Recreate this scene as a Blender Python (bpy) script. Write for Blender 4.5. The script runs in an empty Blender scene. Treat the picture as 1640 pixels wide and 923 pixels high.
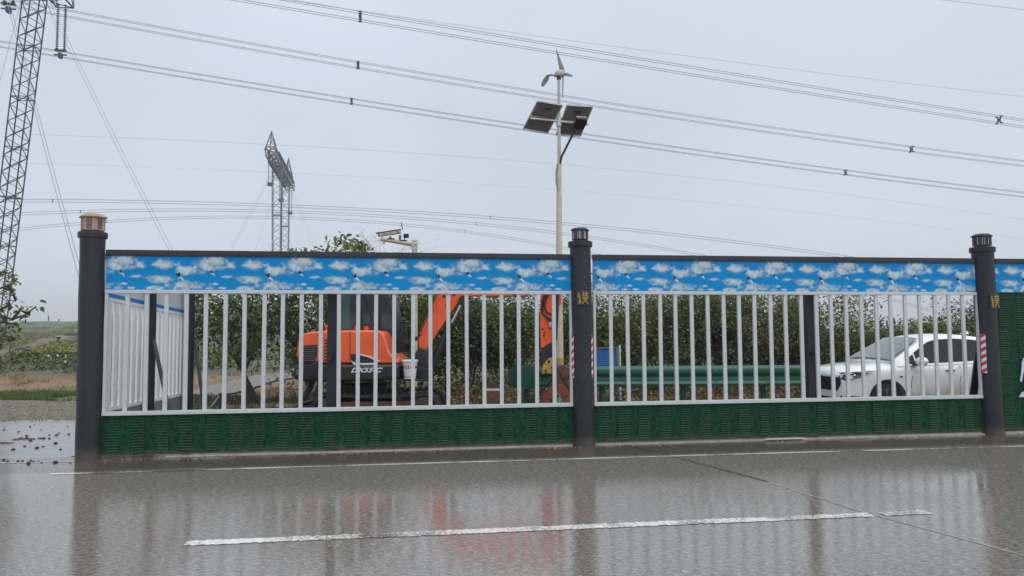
import bpy, bmesh, math, random
import numpy as np
from mathutils import Vector, Matrix
sc = bpy.context.scene
COL = sc.collection
R = math.radians
random.seed(7); np.random.seed(7)

# ---------------------------------------------------------------- camera
PITCH, ROLL, FPX, EYE = .0618, .0057, 1200.0, 1.5
cam = bpy.data.cameras.new('camera'); camo = bpy.data.objects.new('camera', cam); COL.objects.link(camo)
cam.sensor_width = 36; cam.lens = 36 * FPX / 1640
cam.clip_start = .1; cam.clip_end = 9000
camo.matrix_world = Matrix.Translation((0, 0, EYE)) @ Matrix.Rotation(math.pi / 2 + PITCH, 4, 'X') @ Matrix.Rotation(-ROLL, 4, 'Z')
sc.camera = camo
# ---------------------------------------------------------------- world, sun, exposure
SUN_EL, SUN_ROT = R(52), R(145)
w = bpy.data.worlds.new('World'); sc.world = w; w.use_nodes = True
nt = w.node_tree; nt.nodes.clear()
o_ = nt.nodes.new('ShaderNodeOutputWorld'); bg1 = nt.nodes.new('ShaderNodeBackground'); bg2 = nt.nodes.new('ShaderNodeBackground')
sky = nt.nodes.new('ShaderNodeTexSky'); sky.sky_type = 'NISHITA'; sky.sun_disc = False
sky.sun_elevation = SUN_EL; sky.sun_rotation = SUN_ROT; sky.dust_density = 4; sky.air_density = 1
bg1.inputs['Strength'].default_value = .05
nt.links.new(sky.outputs[0], bg1.inputs[0])
# overcast cloud deck: pale blue-grey, a little brighter towards the zenith, soft mottling
tc = nt.nodes.new('ShaderNodeTexCoord'); sep = nt.nodes.new('ShaderNodeSeparateXYZ')
ramp = nt.nodes.new('ShaderNodeValToRGB'); nz = nt.nodes.new('ShaderNodeTexNoise'); nz.inputs['Scale'].default_value = 2.1; nz.inputs['Detail'].default_value = 5
nt.links.new(tc.outputs['Generated'], sep.inputs[0]); nt.links.new(sep.outputs[2], ramp.inputs[0]); nt.links.new(tc.outputs['Generated'], nz.inputs['Vector'])
e = ramp.color_ramp.elements
e[0].position = 0.0; e[0].color = (.60, .64, .70, 1)
e[1].position = 1.0; e[1].color = (.72, .77, .83, 1)
for p_, c_ in ((.10, (.56, .62, .70, 1)), (.28, (.50, .565, .645, 1)), (.5, (.55, .615, .70, 1))):
    q_ = e.new(p_); q_.color = c_
mx = nt.nodes.new('ShaderNodeMixRGB'); mx.blend_type = 'MULTIPLY'; mx.inputs[0].default_value = 1
mr = nt.nodes.new('ShaderNodeMapRange'); mr.inputs['From Min'].default_value = .3; mr.inputs['From Max'].default_value = .7
mr.inputs['To Min'].default_value = .935; mr.inputs['To Max'].default_value = 1.065
nt.links.new(nz.outputs[0], mr.inputs[0]); nt.links.new(ramp.outputs[0], mx.inputs[1]); nt.links.new(mr.outputs[0], mx.inputs[2])
nt.links.new(mx.outputs[0], bg2.inputs[0]); bg2.inputs['Strength'].default_value = 1.38
ad = nt.nodes.new('ShaderNodeMixShader'); ad.inputs[0].default_value = .9
nt.links.new(bg1.outputs[0], ad.inputs[1]); nt.links.new(bg2.outputs[0], ad.inputs[2]); nt.links.new(ad.outputs[0], o_.inputs[0])
sun = bpy.data.lights.new('sun', 'SUN'); sun.energy = 1.4; sun.angle = R(70); sun.color = (1, .97, .93)
suno = bpy.data.objects.new('sun', sun); COL.objects.link(suno)
suno.rotation_euler = (R(90) - SUN_EL, 0, R(35))
sc.view_settings.view_transform = 'Standard'; sc.view_settings.look = 'None'
sc.view_settings.exposure = 0.0; sc.view_settings.gamma = 1
sc.cycles.max_bounces = 8; sc.cycles.volume_bounces = 0; sc.cycles.transparent_max_bounces = 12

# ---------------------------------------------------------------- photo -> place helpers
CM = camo.matrix_world.to_3x3()
def ray(u, v):
    return (CM @ Vector(((u - 820) / FPX, -(v - 461.5) / FPX, -1))).normalized()
def at(u, v, Y):
    d = ray(u, v); return Vector((0, 0, EYE)) + d * (Y / d.y)
def gnd(u, v, z=0.):
    d = ray(u, v); return Vector((0, 0, EYE)) + d * ((z - EYE) / d.z)
FA, FB = 10.07, .1469
FD = Vector((1, FB, 0)).normalized(); FN = Vector((-FD.y, FD.x, 0))     # along the fence, away from the road
FANG = math.atan(FB)
def fy(x): return FA + FB * x
def fx(u, v=500):
    lo, hi = -20., 20.
    for _ in range(40):
        m = (lo + hi) / 2
        d = ray(u, v); X = d.x / d.y * fy(m)
        if m < X: lo = m
        else: hi = m
    return lo
def interp(x, P):
    return float(np.interp(x, [p[0] for p in P], [p[1] for p in P]))
HP = [(-50, -.15), (9, -.05), (11, -.05), (15, -.13), (22, -.15), (26, .08), (32, .33), (45, .35), (60, .65), (100, 1.5), (150, 2.9), (220, 5.4), (262, 6.8), (330, 5.5), (600, -2), (6000, -30)]
HPx = [p[0] for p in HP]; HPz = [p[1] for p in HP]
def Tn(x, y):
    x = np.asarray(x, float); y = np.asarray(y, float)
    z = np.interp(y, HPx, HPz)
    far = np.clip((y - 22) / 40, 0, 1)
    s = np.where(z > 0, 1 - .75 * np.clip((x - 5) / 60, 0, 1) * np.clip((y - 20) / 20, 0, 1), 1)
    z = z * s
    z = z + far * (.12 * np.sin(x * .35 + y * .1) + .18 * np.sin(x * .11 - y * .13) + .25 * np.clip(y / 100, 0, 1) * np.sin(x * .05 + 2) )
    z = z + .015 * np.sin(x * 2.1 + y * .7) * np.sin(y * 1.9) * np.clip((y - 15) / 3, 0, 1)
    z = np.where(y < 11.5 + FB * x, np.minimum(z, -.07), z)
    return z
def T(x, y): return float(Tn(x, y))
def hit(u, v):
    d = ray(u, v); t = 8.; p = Vector((0, 0, EYE))
    while t < 2000:
        q = p + d * t
        if q.z < T(q.x, q.y): return q
        t *= 1.01
    return p + d * 300

# ---------------------------------------------------------------- materials
def mat(name, col, rough=.6, metal=0., var=.12, scale=6., bump=0., bscale=60., coat=0., spec=None, streak=0., dirt=None, islands=0., trans=None, emis=None):
    m = bpy.data.materials.new(name); m.use_nodes = True; n = m.node_tree; b = n.nodes['Principled BSDF']
    b.inputs['Roughness'].default_value = rough; b.inputs['Metallic'].default_value = metal
    if coat: b.inputs['Coat Weight'].default_value = coat; b.inputs['Coat Roughness'].default_value = .06
    if spec is not None: b.inputs['Specular IOR Level'].default_value = spec
    tc = n.nodes.new('ShaderNodeTexCoord'); src = tc.outputs['Object']
    nz = n.nodes.new('ShaderNodeTexNoise'); nz.inputs['Scale'].default_value = scale; nz.inputs['Detail'].default_value = 6; nz.inputs['Roughness'].default_value = .65
    n.links.new(src, nz.inputs['Vector'])
    mr = n.nodes.new('ShaderNodeMapRange'); mr.inputs['From Min'].default_value = .3; mr.inputs['From Max'].default_value = .7
    mr.inputs['To Min'].default_value = 1 - var; mr.inputs['To Max'].default_value = 1 + var
    n.links.new(nz.outputs[0], mr.inputs[0])
    mx = n.nodes.new('ShaderNodeMixRGB'); mx.blend_type = 'MULTIPLY'; mx.inputs[0].default_value = 1; mx.inputs[1].default_value = (*col, 1)
    n.links.new(mr.outputs[0], mx.inputs[2]); out = mx.outputs[0]
    if islands:
        g = n.nodes.new('ShaderNodeNewGeometry'); r2 = n.nodes.new('ShaderNodeValToRGB')
        r2.color_ramp.elements[0].color = (1 - islands, 1 - islands, 1 - islands * .8, 1); r2.color_ramp.elements[1].color = (1 + islands * 1.3, 1 + islands * 1.05, 1 + islands * .3, 1)
        n.links.new(g.outputs['Random Per Island'], r2.inputs[0])
        m2 = n.nodes.new('ShaderNodeMixRGB'); m2.blend_type = 'MULTIPLY'; m2.inputs[0].default_value = 1
        n.links.new(out, m2.inputs[1]); n.links.new(r2.outputs[0], m2.inputs[2]); out = m2.outputs[0]
    if streak:
        mp = n.nodes.new('ShaderNodeMapping'); mp.inputs['Scale'].default_value = (14, 14, .9); n.links.new(src, mp.inputs[0])
        n3 = n.nodes.new('ShaderNodeTexNoise'); n3.inputs['Scale'].default_value = 2.2; n3.inputs['Detail'].default_value = 4; n.links.new(mp.outputs[0], n3.inputs['Vector'])
        m3r = n.nodes.new('ShaderNodeMapRange'); m3r.inputs['From Min'].default_value = .5; m3r.inputs['From Max'].default_value = .75; m3r.inputs['To Max'].default_value = streak
        n.links.new(n3.outputs[0], m3r.inputs[0])
        m3 = n.nodes.new('ShaderNodeMixRGB'); m3.inputs[2].default_value = (*(dirt or (.2, .16, .12)), 1)
        n.links.new(m3r.outputs[0], m3.inputs[0]); n.links.new(out, m3.inputs[1]); out = m3.outputs[0]
    n.links.new(out, b.inputs['Base Color'])
    rr = n.nodes.new('ShaderNodeMapRange'); rr.inputs['To Min'].default_value = max(0, rough - .12); rr.inputs['To Max'].default_value = min(1, rough + .12)
    n.links.new(nz.outputs[0], rr.inputs[0]); n.links.new(rr.outputs[0], b.inputs['Roughness'])
    if bump:
        nb = n.nodes.new('ShaderNodeTexNoise'); nb.inputs['Scale'].default_value = bscale; nb.inputs['Detail'].default_value = 4
        n.links.new(src, nb.inputs['Vector']); bu = n.nodes.new('ShaderNodeBump'); bu.inputs['Strength'].default_value = bump; bu.inputs['Distance'].default_value = .02
        n.links.new(nb.outputs[0], bu.inputs['Height']); n.links.new(bu.outputs[0], b.inputs['Normal'])
    if trans:
        tr = n.nodes.new('ShaderNodeBsdfTranslucent'); n.links.new(out, tr.inputs[0]); ms = n.nodes.new('ShaderNodeMixShader'); ms.inputs[0].default_value = trans
        n.links.new(b.outputs[0], ms.inputs[1]); n.links.new(tr.outputs[0], ms.inputs[2]); n.links.new(ms.outputs[0], n.nodes['Material Output'].inputs[0])
    return m
def attrmat(name, attr, rough=.8, bump=0, bscale=20, noise=.2, nscale=3., coat=0):
    m = mat(name, (1, 1, 1), rough, var=noise, scale=nscale, bump=bump, bscale=bscale, coat=coat)
    n = m.node_tree; a = n.nodes.new('ShaderNodeAttribute'); a.attribute_name = attr
    mx = [q for q in n.nodes if q.type == 'MIX_RGB'][0]; n.links.new(a.outputs['Color'], mx.inputs[1]); return m
M = dict(
    charcoal=mat('charcoal_paint', (.024, .027, .035), .42, var=.22, scale=5, streak=.30, dirt=(.05, .05, .056), bump=.1, bscale=14, spec=.3),
    white=mat('white_paint', (.50, .535, .55), .4, var=.07, streak=.3, dirt=(.42, .42, .40)),
    white_side_lit=mat('white_paint_baked_light', (.78, .80, .80), .4, var=.05), banner_back=mat('banner_back', (.52, .56, .62), .5),  # side-fence white: brighter copy, extra light on sideways faces put into the colour
    galv=mat('galvanised', (.16, .175, .195), .45, metal=.5, var=.2, scale=3),
    galv_dark=mat('galvanised_dark', (.07, .08, .09), .5, metal=.3, var=.2, scale=3),
    wire=mat('wire', (.06, .065, .075), .6), wire_pale=mat('wire_pale', (.22, .24, .27), .6),
    turf=mat('turf_print', (.007, .050, .024), .55, var=.85, scale=22, bump=.5, bscale=160, spec=.10, streak=.25, dirt=(.02, .055, .042)),
    louvre=mat('louvre_print', (.018, .060, .034), .45, spec=.15, var=.7, scale=30, streak=.45, dirt=(.06, .085, .075)),
    kerb=mat('kerb_concrete', (.33, .31, .285), .5, var=.35, scale=9, bump=.3),
    orange=mat('orange_paint', (.83, .105, .014), .33, var=.1, scale=4, coat=.5, streak=.45, dirt=(.30, .085, .035)),
    orange_pale=mat('faded_orange', (.80, .28, .06), .4),
    black=mat('black_paint', (.018, .02, .024), .4, var=.3, streak=.2, dirt=(.05, .05, .05)),
    rubber=mat('rubber', (.02, .019, .018), .7, var=.4, scale=20, bump=.3, streak=.5, dirt=(.10, .06, .04)),
    rust=mat('rusty_steel', (.12, .052, .035), .75, var=.6, scale=9, bump=.4, bscale=30),
    mudrust=mat('muddy_steel', (.07, .045, .036), .8, var=.6, scale=8, bump=.5, bscale=30),
    redo=mat('worn_red_orange', (.24, .045, .024), .5, var=.4, scale=12, streak=.4, dirt=(.1, .05, .04)),
    yellow=mat('yellow_paint', (.50, .33, .05), .45, var=.5, scale=14, streak=.7, dirt=(.1, .07, .05)),
    chrome=mat('chrome', (.6, .6, .62), .15, metal=1),
    cabglass=mat('cab_glass', (.02, .032, .036), .08, coat=.6),
    carglass=mat('car_glass', (.006, .007, .009), .10, spec=.2, var=.02),
    screen=mat('windscreen_glass', (.05, .056, .062), .07, coat=1),
    carwhite=mat('car_white', (.86, .87, .88), .25, var=.03, coat=1),
    cream=mat('cream_paint', (.56, .50, .38), .5, var=.12, streak=.3, dirt=(.35, .27, .18)),
    offwhite=mat('offwhite_pole', (.50, .49, .42), .5, streak=.2),
    solar=mat('solar_back', (.14, .128, .12), .5, var=.25, scale=8), alu=mat('aluminium', (.45, .46, .46), .4, metal=.7),
    guard=mat('green_guardrail', (.006, .085, .055), .38, var=.25, scale=3, coat=.5, streak=.35, dirt=(.05, .12, .09)),
    signblue=mat('sign_blue', (.012, .13, .38), .45), paper=mat('print_white', (.70, .73, .75), .6), red=mat('print_red', (.55, .03, .04), .5),
    gold=mat('gold_leaf', (.62, .38, .07), .4, metal=.3), bronze=mat('lamp_bronze', (.035, .028, .028), .4, metal=.4), lampglass=mat('lamp_glass', (.42, .40, .43), .35),
    copper=mat('lamp_cap_copper', (.40, .25, .17), .5, var=.15), roseglass=mat('lamp_rose_glass', (.42, .30, .27), .35), fret=mat('lamp_fretwork', (.13, .10, .09), .5),
    leaf=mat('leaf', (.105, .155, .048), .5, var=.3, scale=1.5, islands=.55, trans=.25), leaf2=mat('leaf_olive', (.135, .168, .055), .55, var=.3, scale=1.2, islands=.6, trans=.25),
    leaf3=mat('leaf_dark', (.075, .122, .045), .5, var=.3, scale=1.2, islands=.5, trans=.2), leafy=mat('leaf_yellow', (.19, .17, .03), .55, var=.3, islands=.4, trans=.25),
    bark=mat('bark', (.075, .058, .045), .9, var=.4, scale=14, bump=.6), stem=mat('stem', (.12, .10, .07), .85, var=.4, scale=9),
    grass=mat('grass_blades', (.085, .15, .03), .6, var=.3, islands=.4, trans=.2), dry=mat('dry_grass', (.26, .20, .10), .8, var=.4, islands=.5),
    scrub=mat('scrub_leaf', (.085, .10, .045), .7, var=.4, islands=.5), litter=mat('leaf_litter', (.19, .10, .06), .8, var=.5, islands=.6), crop=mat('crop_leaf', (.17, .195, .06), .7, var=.3, islands=.4),
    mulch=mat('mulch', (.035, .035, .038), .8, var=.5, bump=.8), path=mat('path_dirt', (.19, .17, .155), .6, var=.2, scale=2, bump=.3, bscale=8), clod=mat('mud_clod', (.035, .028, .025), .8),
    clodred=mat('red_mud', (.13, .05, .035), .8), wood=mat('weathered_wood', (.18, .10, .06), .8, var=.4, scale=10), lav=mat('cutout_lavender', (.58, .55, .72), .5),
    hill=mat('far_scrub', (.07, .10, .06), .9, var=.4, scale=.05), lampl=mat('headlight', (.10, .11, .125), .1, coat=1), dark=mat('dark_plastic', (.015, .015, .017), .5), alloy=mat('alloy', (.45, .46, .48), .25, metal=.8), cladding=mat('grey_cladding', (.10, .095, .09), .6, streak=.4, dirt=(.25, .18, .12)), beam=mat('beam_black', (.018, .02, .025), .35, var=.3, streak=.2, dirt=(.07, .07, .08)),
    printline=mat('print_pale_blue', (.10, .26, .50), .6), amber=mat('amber_lens', (.7, .25, .03), .2, coat=.5), blue=mat('blue_edge', (.01, .18, .5), .5), steel=mat('grey_panel', (.20, .21, .23), .5, var=.2, streak=.4, dirt=(.12, .12, .12)))

def splash(m, h=.28, col=(.15, .115, .09), k=.9):
    n = m.node_tree; b = n.nodes['Principled BSDF']; src = b.inputs['Base Color'].links[0].from_socket; g = n.nodes.new('ShaderNodeNewGeometry'); sp = n.nodes.new('ShaderNodeSeparateXYZ'); n.links.new(g.outputs['Position'], sp.inputs[0])
    nz = n.nodes.new('ShaderNodeTexNoise'); nz.inputs['Scale'].default_value = 9; nz.inputs['Detail'].default_value = 6; nz.inputs['Roughness'].default_value = .75; n.links.new(g.outputs['Position'], nz.inputs['Vector'])
    a = n.nodes.new('ShaderNodeMapRange'); a.inputs['From Min'].default_value = h; a.inputs['From Max'].default_value = 0; n.links.new(sp.outputs[2], a.inputs[0])
    c = n.nodes.new('ShaderNodeMath'); c.operation = 'ADD'; n.links.new(a.outputs[0], c.inputs[0]); n.links.new(nz.outputs[0], c.inputs[1])
    d = n.nodes.new('ShaderNodeMapRange'); d.inputs['From Min'].default_value = .85; d.inputs['From Max'].default_value = 1.35; d.inputs['To Max'].default_value = k; n.links.new(c.outputs[0], d.inputs[0])
    mx = n.nodes.new('ShaderNodeMixRGB'); mx.inputs[2].default_value = (*col, 1); n.links.new(d.outputs[0], mx.inputs[0]); n.links.new(src, mx.inputs[1]); n.links.new(mx.outputs[0], b.inputs['Base Color'])
splash(M['charcoal'], .25, (.11, .09, .075), .7); splash(M['turf'], .18, (.10, .095, .07), .7); splash(M['louvre'], .18, (.10, .095, .07), .7)
# ---------------------------------------------------------------- mesh builder
WL = {}
def wloc(o): return WL.get(o.name, Vector((0, 0, 0))) if o else Vector((0, 0, 0))
def props(o, label=None, cat=None, group=None, kind=None):
    if label: o['label'] = label
    if cat: o['category'] = cat
    if group: o['group'] = group
    if kind: o['kind'] = kind
    return o
def thing(name, label, cat, loc, group=None, rotz=0):
    o = bpy.data.objects.new(name, None); COL.objects.link(o); o.location = loc; o.rotation_euler = (0, 0, rotz); o.empty_display_size = .2
    WL[o.name] = Vector(loc) if not rotz else Vector((0, 0, 0))
    return props(o, label, cat, group)
class MB:
    def __init__(s): s.v = []; s.f = []
    def add(s, vs, fs):
        n = len(s.v); s.v += [tuple(p) for p in vs]; s.f += [tuple(i + n for i in f) for f in fs]; return s
    def box(s, c, d, ax=None):
        ax = ax or (Vector((1, 0, 0)), Vector((0, 1, 0)), Vector((0, 0, 1))); c = Vector(c)
        vs = [c + ax[0] * (d[0] / 2 * i) + ax[1] * (d[1] / 2 * j) + ax[2] * (d[2] / 2 * k) for i in (-1, 1) for j in (-1, 1) for k in (-1, 1)]
        return s.add(vs, [(0, 1, 3, 2), (4, 6, 7, 5), (0, 4, 5, 1), (2, 3, 7, 6), (0, 2, 6, 4), (1, 5, 7, 3)])
    def bar(s, p, q, w, h=None, up=(0, 0, 1)):
        p = Vector(p); q = Vector(q); h = h or w; d = (q - p); L = d.length; d.normalize(); up = Vector(up)
        if abs(d.dot(up)) > .99: up = Vector((0, 1, 0))
        a = d.cross(up).normalized(); b = a.cross(d)
        return s.box((p + q) / 2, (L, w, h), (d, a, b))
    def tube(s, pts, rad, n=6, cap=True):
        pts = [Vector(p) for p in pts]; rad = rad if hasattr(rad, '__len__') else [rad] * len(pts); vs = []; fs = []
        up = Vector((0, 0, 1))
        for i, p in enumerate(pts):
            d = (pts[min(i + 1, len(pts) - 1)] - pts[max(i - 1, 0)]).normalized()
            a = d.cross(up if abs(d.z) < .95 else Vector((0, 1, 0))).normalized(); b = a.cross(d)
            vs += [p + (a * math.cos(2 * math.pi * k / n) + b * math.sin(2 * math.pi * k / n)) * rad[i] for k in range(n)]
        for i in range(len(pts) - 1):
            for k in range(n):
                k2 = (k + 1) % n; fs.append((i * n + k, i * n + k2, (i + 1) * n + k2, (i + 1) * n + k))
        if cap: fs.append(tuple(range(n))[::-1]); fs.append(tuple((len(pts) - 1) * n + k for k in range(n)))
        return s.add(vs, fs)
    def prism(s, poly, off):
        off = Vector(off); n = len(poly); vs = [Vector(p) for p in poly] + [Vector(p) + off for p in poly]
        return s.add(vs, [tuple(range(n)), tuple(range(n, 2 * n))[::-1]] + [(i, i + n, (i + 1) % n + n, (i + 1) % n) for i in range(n)])
    def lathe(s, prof, c=(0, 0, 0), n=24, ph=0):
        c = Vector(c); vs = []; fs = []
        for r, z in prof: vs += [c + Vector((r * math.cos(2 * math.pi * k / n + ph), r * math.sin(2 * math.pi * k / n + ph), z)) for k in range(n)]
        for i in range(len(prof) - 1):
            for k in range(n):
                k2 = (k + 1) % n; fs.append((i * n + k, i * n + k2, (i + 1) * n + k2, (i + 1) * n + k))
        fs.append(tuple(range(n))[::-1]); fs.append(tuple((len(prof) - 1) * n + k for k in range(n)))
        return s.add(vs, fs)
    def sheet(s, pts):
        return s.add(pts, [tuple(range(len(pts)))])
    def mesh(s, name, m, org=(0, 0, 0), smooth=False, fix=True):
        me = bpy.data.meshes.new(name); org = Vector(org)
        me.from_pydata([(p[0] - org.x, p[1] - org.y, p[2] - org.z) for p in s.v], [], s.f)
        if fix:
            bm = bmesh.new(); bm.from_mesh(me); bmesh.ops.recalc_face_normals(bm, faces=bm.faces); bm.to_mesh(me); bm.free()
        if smooth:
            me.polygons.foreach_set('use_smooth', [True] * len(me.polygons))
            if smooth != 'all':
                me.set_sharp_from_angle(angle=R(35))
        me.materials.append(m); return me
    def build(s, name, m, parent=None, smooth=False, bevel=0, fix=True, **kw):
        me = s.mesh(name, m, wloc(parent), smooth, fix); o = bpy.data.objects.new(name, me); COL.objects.link(o)
        if parent: o.parent = parent; WL[o.name] = wloc(parent)
        if bevel:
            b = o.modifiers.new('bevel', 'BEVEL'); b.width = bevel; b.segments = 2; b.limit_method = 'ANGLE'
        return props(o, **kw)
def inst(me, name, parent, loc, rot=(0, 0, 0), scale=None, **kw):
    o = bpy.data.objects.new(name, me); COL.objects.link(o); o.parent = parent; o.location = Vector(loc) - wloc(parent); o.rotation_euler = rot
    if scale: o.scale = scale
    return props(o, **kw)
def npmesh(name, V, F4, m, parent=None, smooth=False, col=None, k=4, **kw):
    """fast mesh from numpy arrays, F4 (n,k)"""
    me = bpy.data.meshes.new(name); V = np.asarray(V, np.float32) - np.array(wloc(parent), np.float32)
    me.vertices.add(len(V)); me.vertices.foreach_set('co', V.ravel())
    F4 = np.asarray(F4, np.int32); me.loops.add(F4.size); me.loops.foreach_set('vertex_index', F4.ravel())
    me.polygons.add(len(F4)); me.polygons.foreach_set('loop_start', np.arange(0, F4.size, k, dtype=np.int32))
    if smooth: me.polygons.foreach_set('use_smooth', np.ones(len(F4), bool))
    me.update(calc_edges=True)
    if col is not None:
        a = me.color_attributes.new('tint', 'FLOAT_COLOR', 'POINT'); c = np.ones((len(V), 4), np.float32); c[:, :3] = col; a.data.foreach_set('color', c.ravel())
    me.materials.append(m); o = bpy.data.objects.new(name, me); COL.objects.link(o)
    if parent: o.parent = parent; WL[o.name] = wloc(parent)
    return props(o, **kw)
def leaves(P, size, rng, droop=.3, aspect=.5, fold=.15):
    """one folded diamond leaf (4 verts, 2 tris) at each point"""
    n = len(P); a = rng.uniform(0, 2 * np.pi, n); el = rng.normal(-droop, .5, n)
    d = np.stack([np.cos(a) * np.cos(el), np.sin(a) * np.cos(el), np.sin(el)], 1)
    r = rng.normal(size=(n, 3)); s = np.cross(d, r); s /= np.linalg.norm(s, axis=1)[:, None] + 1e-9
    nn = np.cross(d, s); L = (size * rng.uniform(.6, 1.3, n))[:, None]; W = L * aspect
    V = np.stack([P, P + d * L * .45 + s * W * .5 + nn * L * fold, P + d * L, P + d * L * .45 - s * W * .5 + nn * L * fold], 1).reshape(-1, 3)
    i = np.arange(n)[:, None] * 4
    F = np.concatenate([i + np.array([[0, 1, 2]]), i + np.array([[0, 2, 3]])], 0)
    return V, F
def vnoise(x, y, seed=0, px=None):
    xi = np.floor(x).astype(int); yi = np.floor(y).astype(int); xf = x - xi; yf = y - yi
    xf = xf * xf * (3 - 2 * xf); yf = yf * yf * (3 - 2 * yf)
    def h(a, b):
        if px: a = a % px
        q = (a * 374761393 + b * 668265263 + seed * 974711) & 0x7fffffff
        q = (q ^ (q >> 13)) * 1274126177 & 0x7fffffff
        return ((q ^ (q >> 16)) & 0xffff) / 65535.
    return (h(xi, yi) * (1 - xf) + h(xi + 1, yi) * xf) * (1 - yf) + (h(xi, yi + 1) * (1 - xf) + h(xi + 1, yi + 1) * xf) * yf
def fbm(x, y, seed=0, oct=4, px=None):
    r = 0; a = .5
    for i in range(oct):
        r = r + a * vnoise(x * 2 ** i, y * 2 ** i, seed + i, px * 2 ** i if px else None); a *= .5
    return r / (1 - .5 ** oct)

# ================================================================ SETTING: ground sheet
def terrain():
    ys = np.concatenate([[-60, -20, 0, 6, 8], np.linspace(9, 32, 150), 32 + np.geomspace(.3, 300, 170), [360, 420, 520, 700, 1000, 1500]])
    t = np.linspace(-1, 1, 341); t = np.sign(t) * np.abs(t) ** 1.15
    Y = np.repeat(ys[:, None], len(t), 1); X = t[None, :] * (26 + np.maximum(Y, 0) * 1.25)
    Z = Tn(X, Y)
    n1 = fbm(X * .5, Y * .5, 3); n2 = fbm(X * .12, Y * .12, 9); n3 = fbm(X * 2.2, Y * 2.2, 21)
    Z = Z + (n3 - .5) * .06 * np.clip((Y - 15) / 3, 0, 1) * (Y < 70)
    wob = Y + (n1 - .5) * 2.2
    def C(*c): return np.array(c)[None, None, :]
    col = np.ones(X.shape + (3,)) * C(.15, .125, .10)
    def put(mask, c, soft=1.):
        nonlocal col
        m = np.clip(mask, 0, 1)[..., None]; col = col * (1 - m) + C(*c) * m
    st = lambda a, w_: np.clip((wob - a) / w_ + .5, 0, 1)
    left = np.clip((-8.2 - X + (n1 - .5)) / .8, 0, 1)
    put(st(14.8, .8) * (1 - left), (.12, .095, .065))
    put(st(16.2, 1.5) * (1 - left) * np.clip((n3 - .35) * 4, 0, 1), (.17, .115, .07))
    put(st(19.6, .5) * left, (.10, .095, .045)); put(st(19.6, .5) * left * np.clip((n1 - .47) * 7, 0, 1) * .7, (.075, .105, .035))
    put(st(21.3, .5), (.16, .10, .058))
    put(st(21.8, 1) * np.clip((n1 - .45) * 5, 0, 1), (.235, .145, .08))
    put(st(26.8, 1.2), (.075, .085, .045))
    put(st(30, 4) * np.clip((n2 - .4) * 5, 0, 1), (.095, .115, .05))
    # terraced plots running up the slope
    q = (Y * .46 + X * .90) / 9.0; row = np.abs((q % 1) - .5) * 2
    put(st(36, 3), (.10, .115, .045)); put(st(36, 3) * np.clip(.5 + 1.2 * np.cos(2 * np.pi * (Y * .46 + X * .90) / 7.0), 0, 1), (.085, .06, .042)); put(st(36, 3) * np.clip((row - .72) * 8, 0, 1), (.20, .15, .115))
    put(st(40, 3) * np.clip((fbm(X * .06, Y * .05, 44) - .53) * 12, 0, 1), (.065, .062, .05))
    put(np.clip((Y - 130) / 60, 0, 1), (.095, .13, .055)); put((Y > 120) * (np.abs((Y * .05) % 1 - .5) > .42), (.07, .085, .05))
    # furrow relief of the plots
    Z = Z + np.clip((Y - 34) / 6, 0, 1) * np.clip((160 - Y) / 40, 0, 1) * (.30 * np.cos(2 * np.pi * ((Y * .46 + X * .90) / 7.0 + .5)) + .35 * (np.floor(q) % 2) * 0 - .15 * np.clip((row - .72) * 8, 0, 1))
    col = np.clip(col * (.75 + .5 * n3[..., None]) * (.8 + .4 * n1[..., None]), 0, 1)
    V = np.stack([X, Y, Z], -1).reshape(-1, 3); a = np.arange(len(ys) - 1)[:, None] * len(t) + np.arange(len(t) - 1)[None, :]
    F = np.stack([a, a + 1, a + 1 + len(t), a + len(t)], -1).reshape(-1, 4)
    npmesh('ground', V, F, attrmat('ground_earth', 'tint', .75, bump=.9, bscale=14, noise=.5, nscale=7), smooth=True, col=col.reshape(-1, 3), kind='structure')
terrain()

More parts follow.
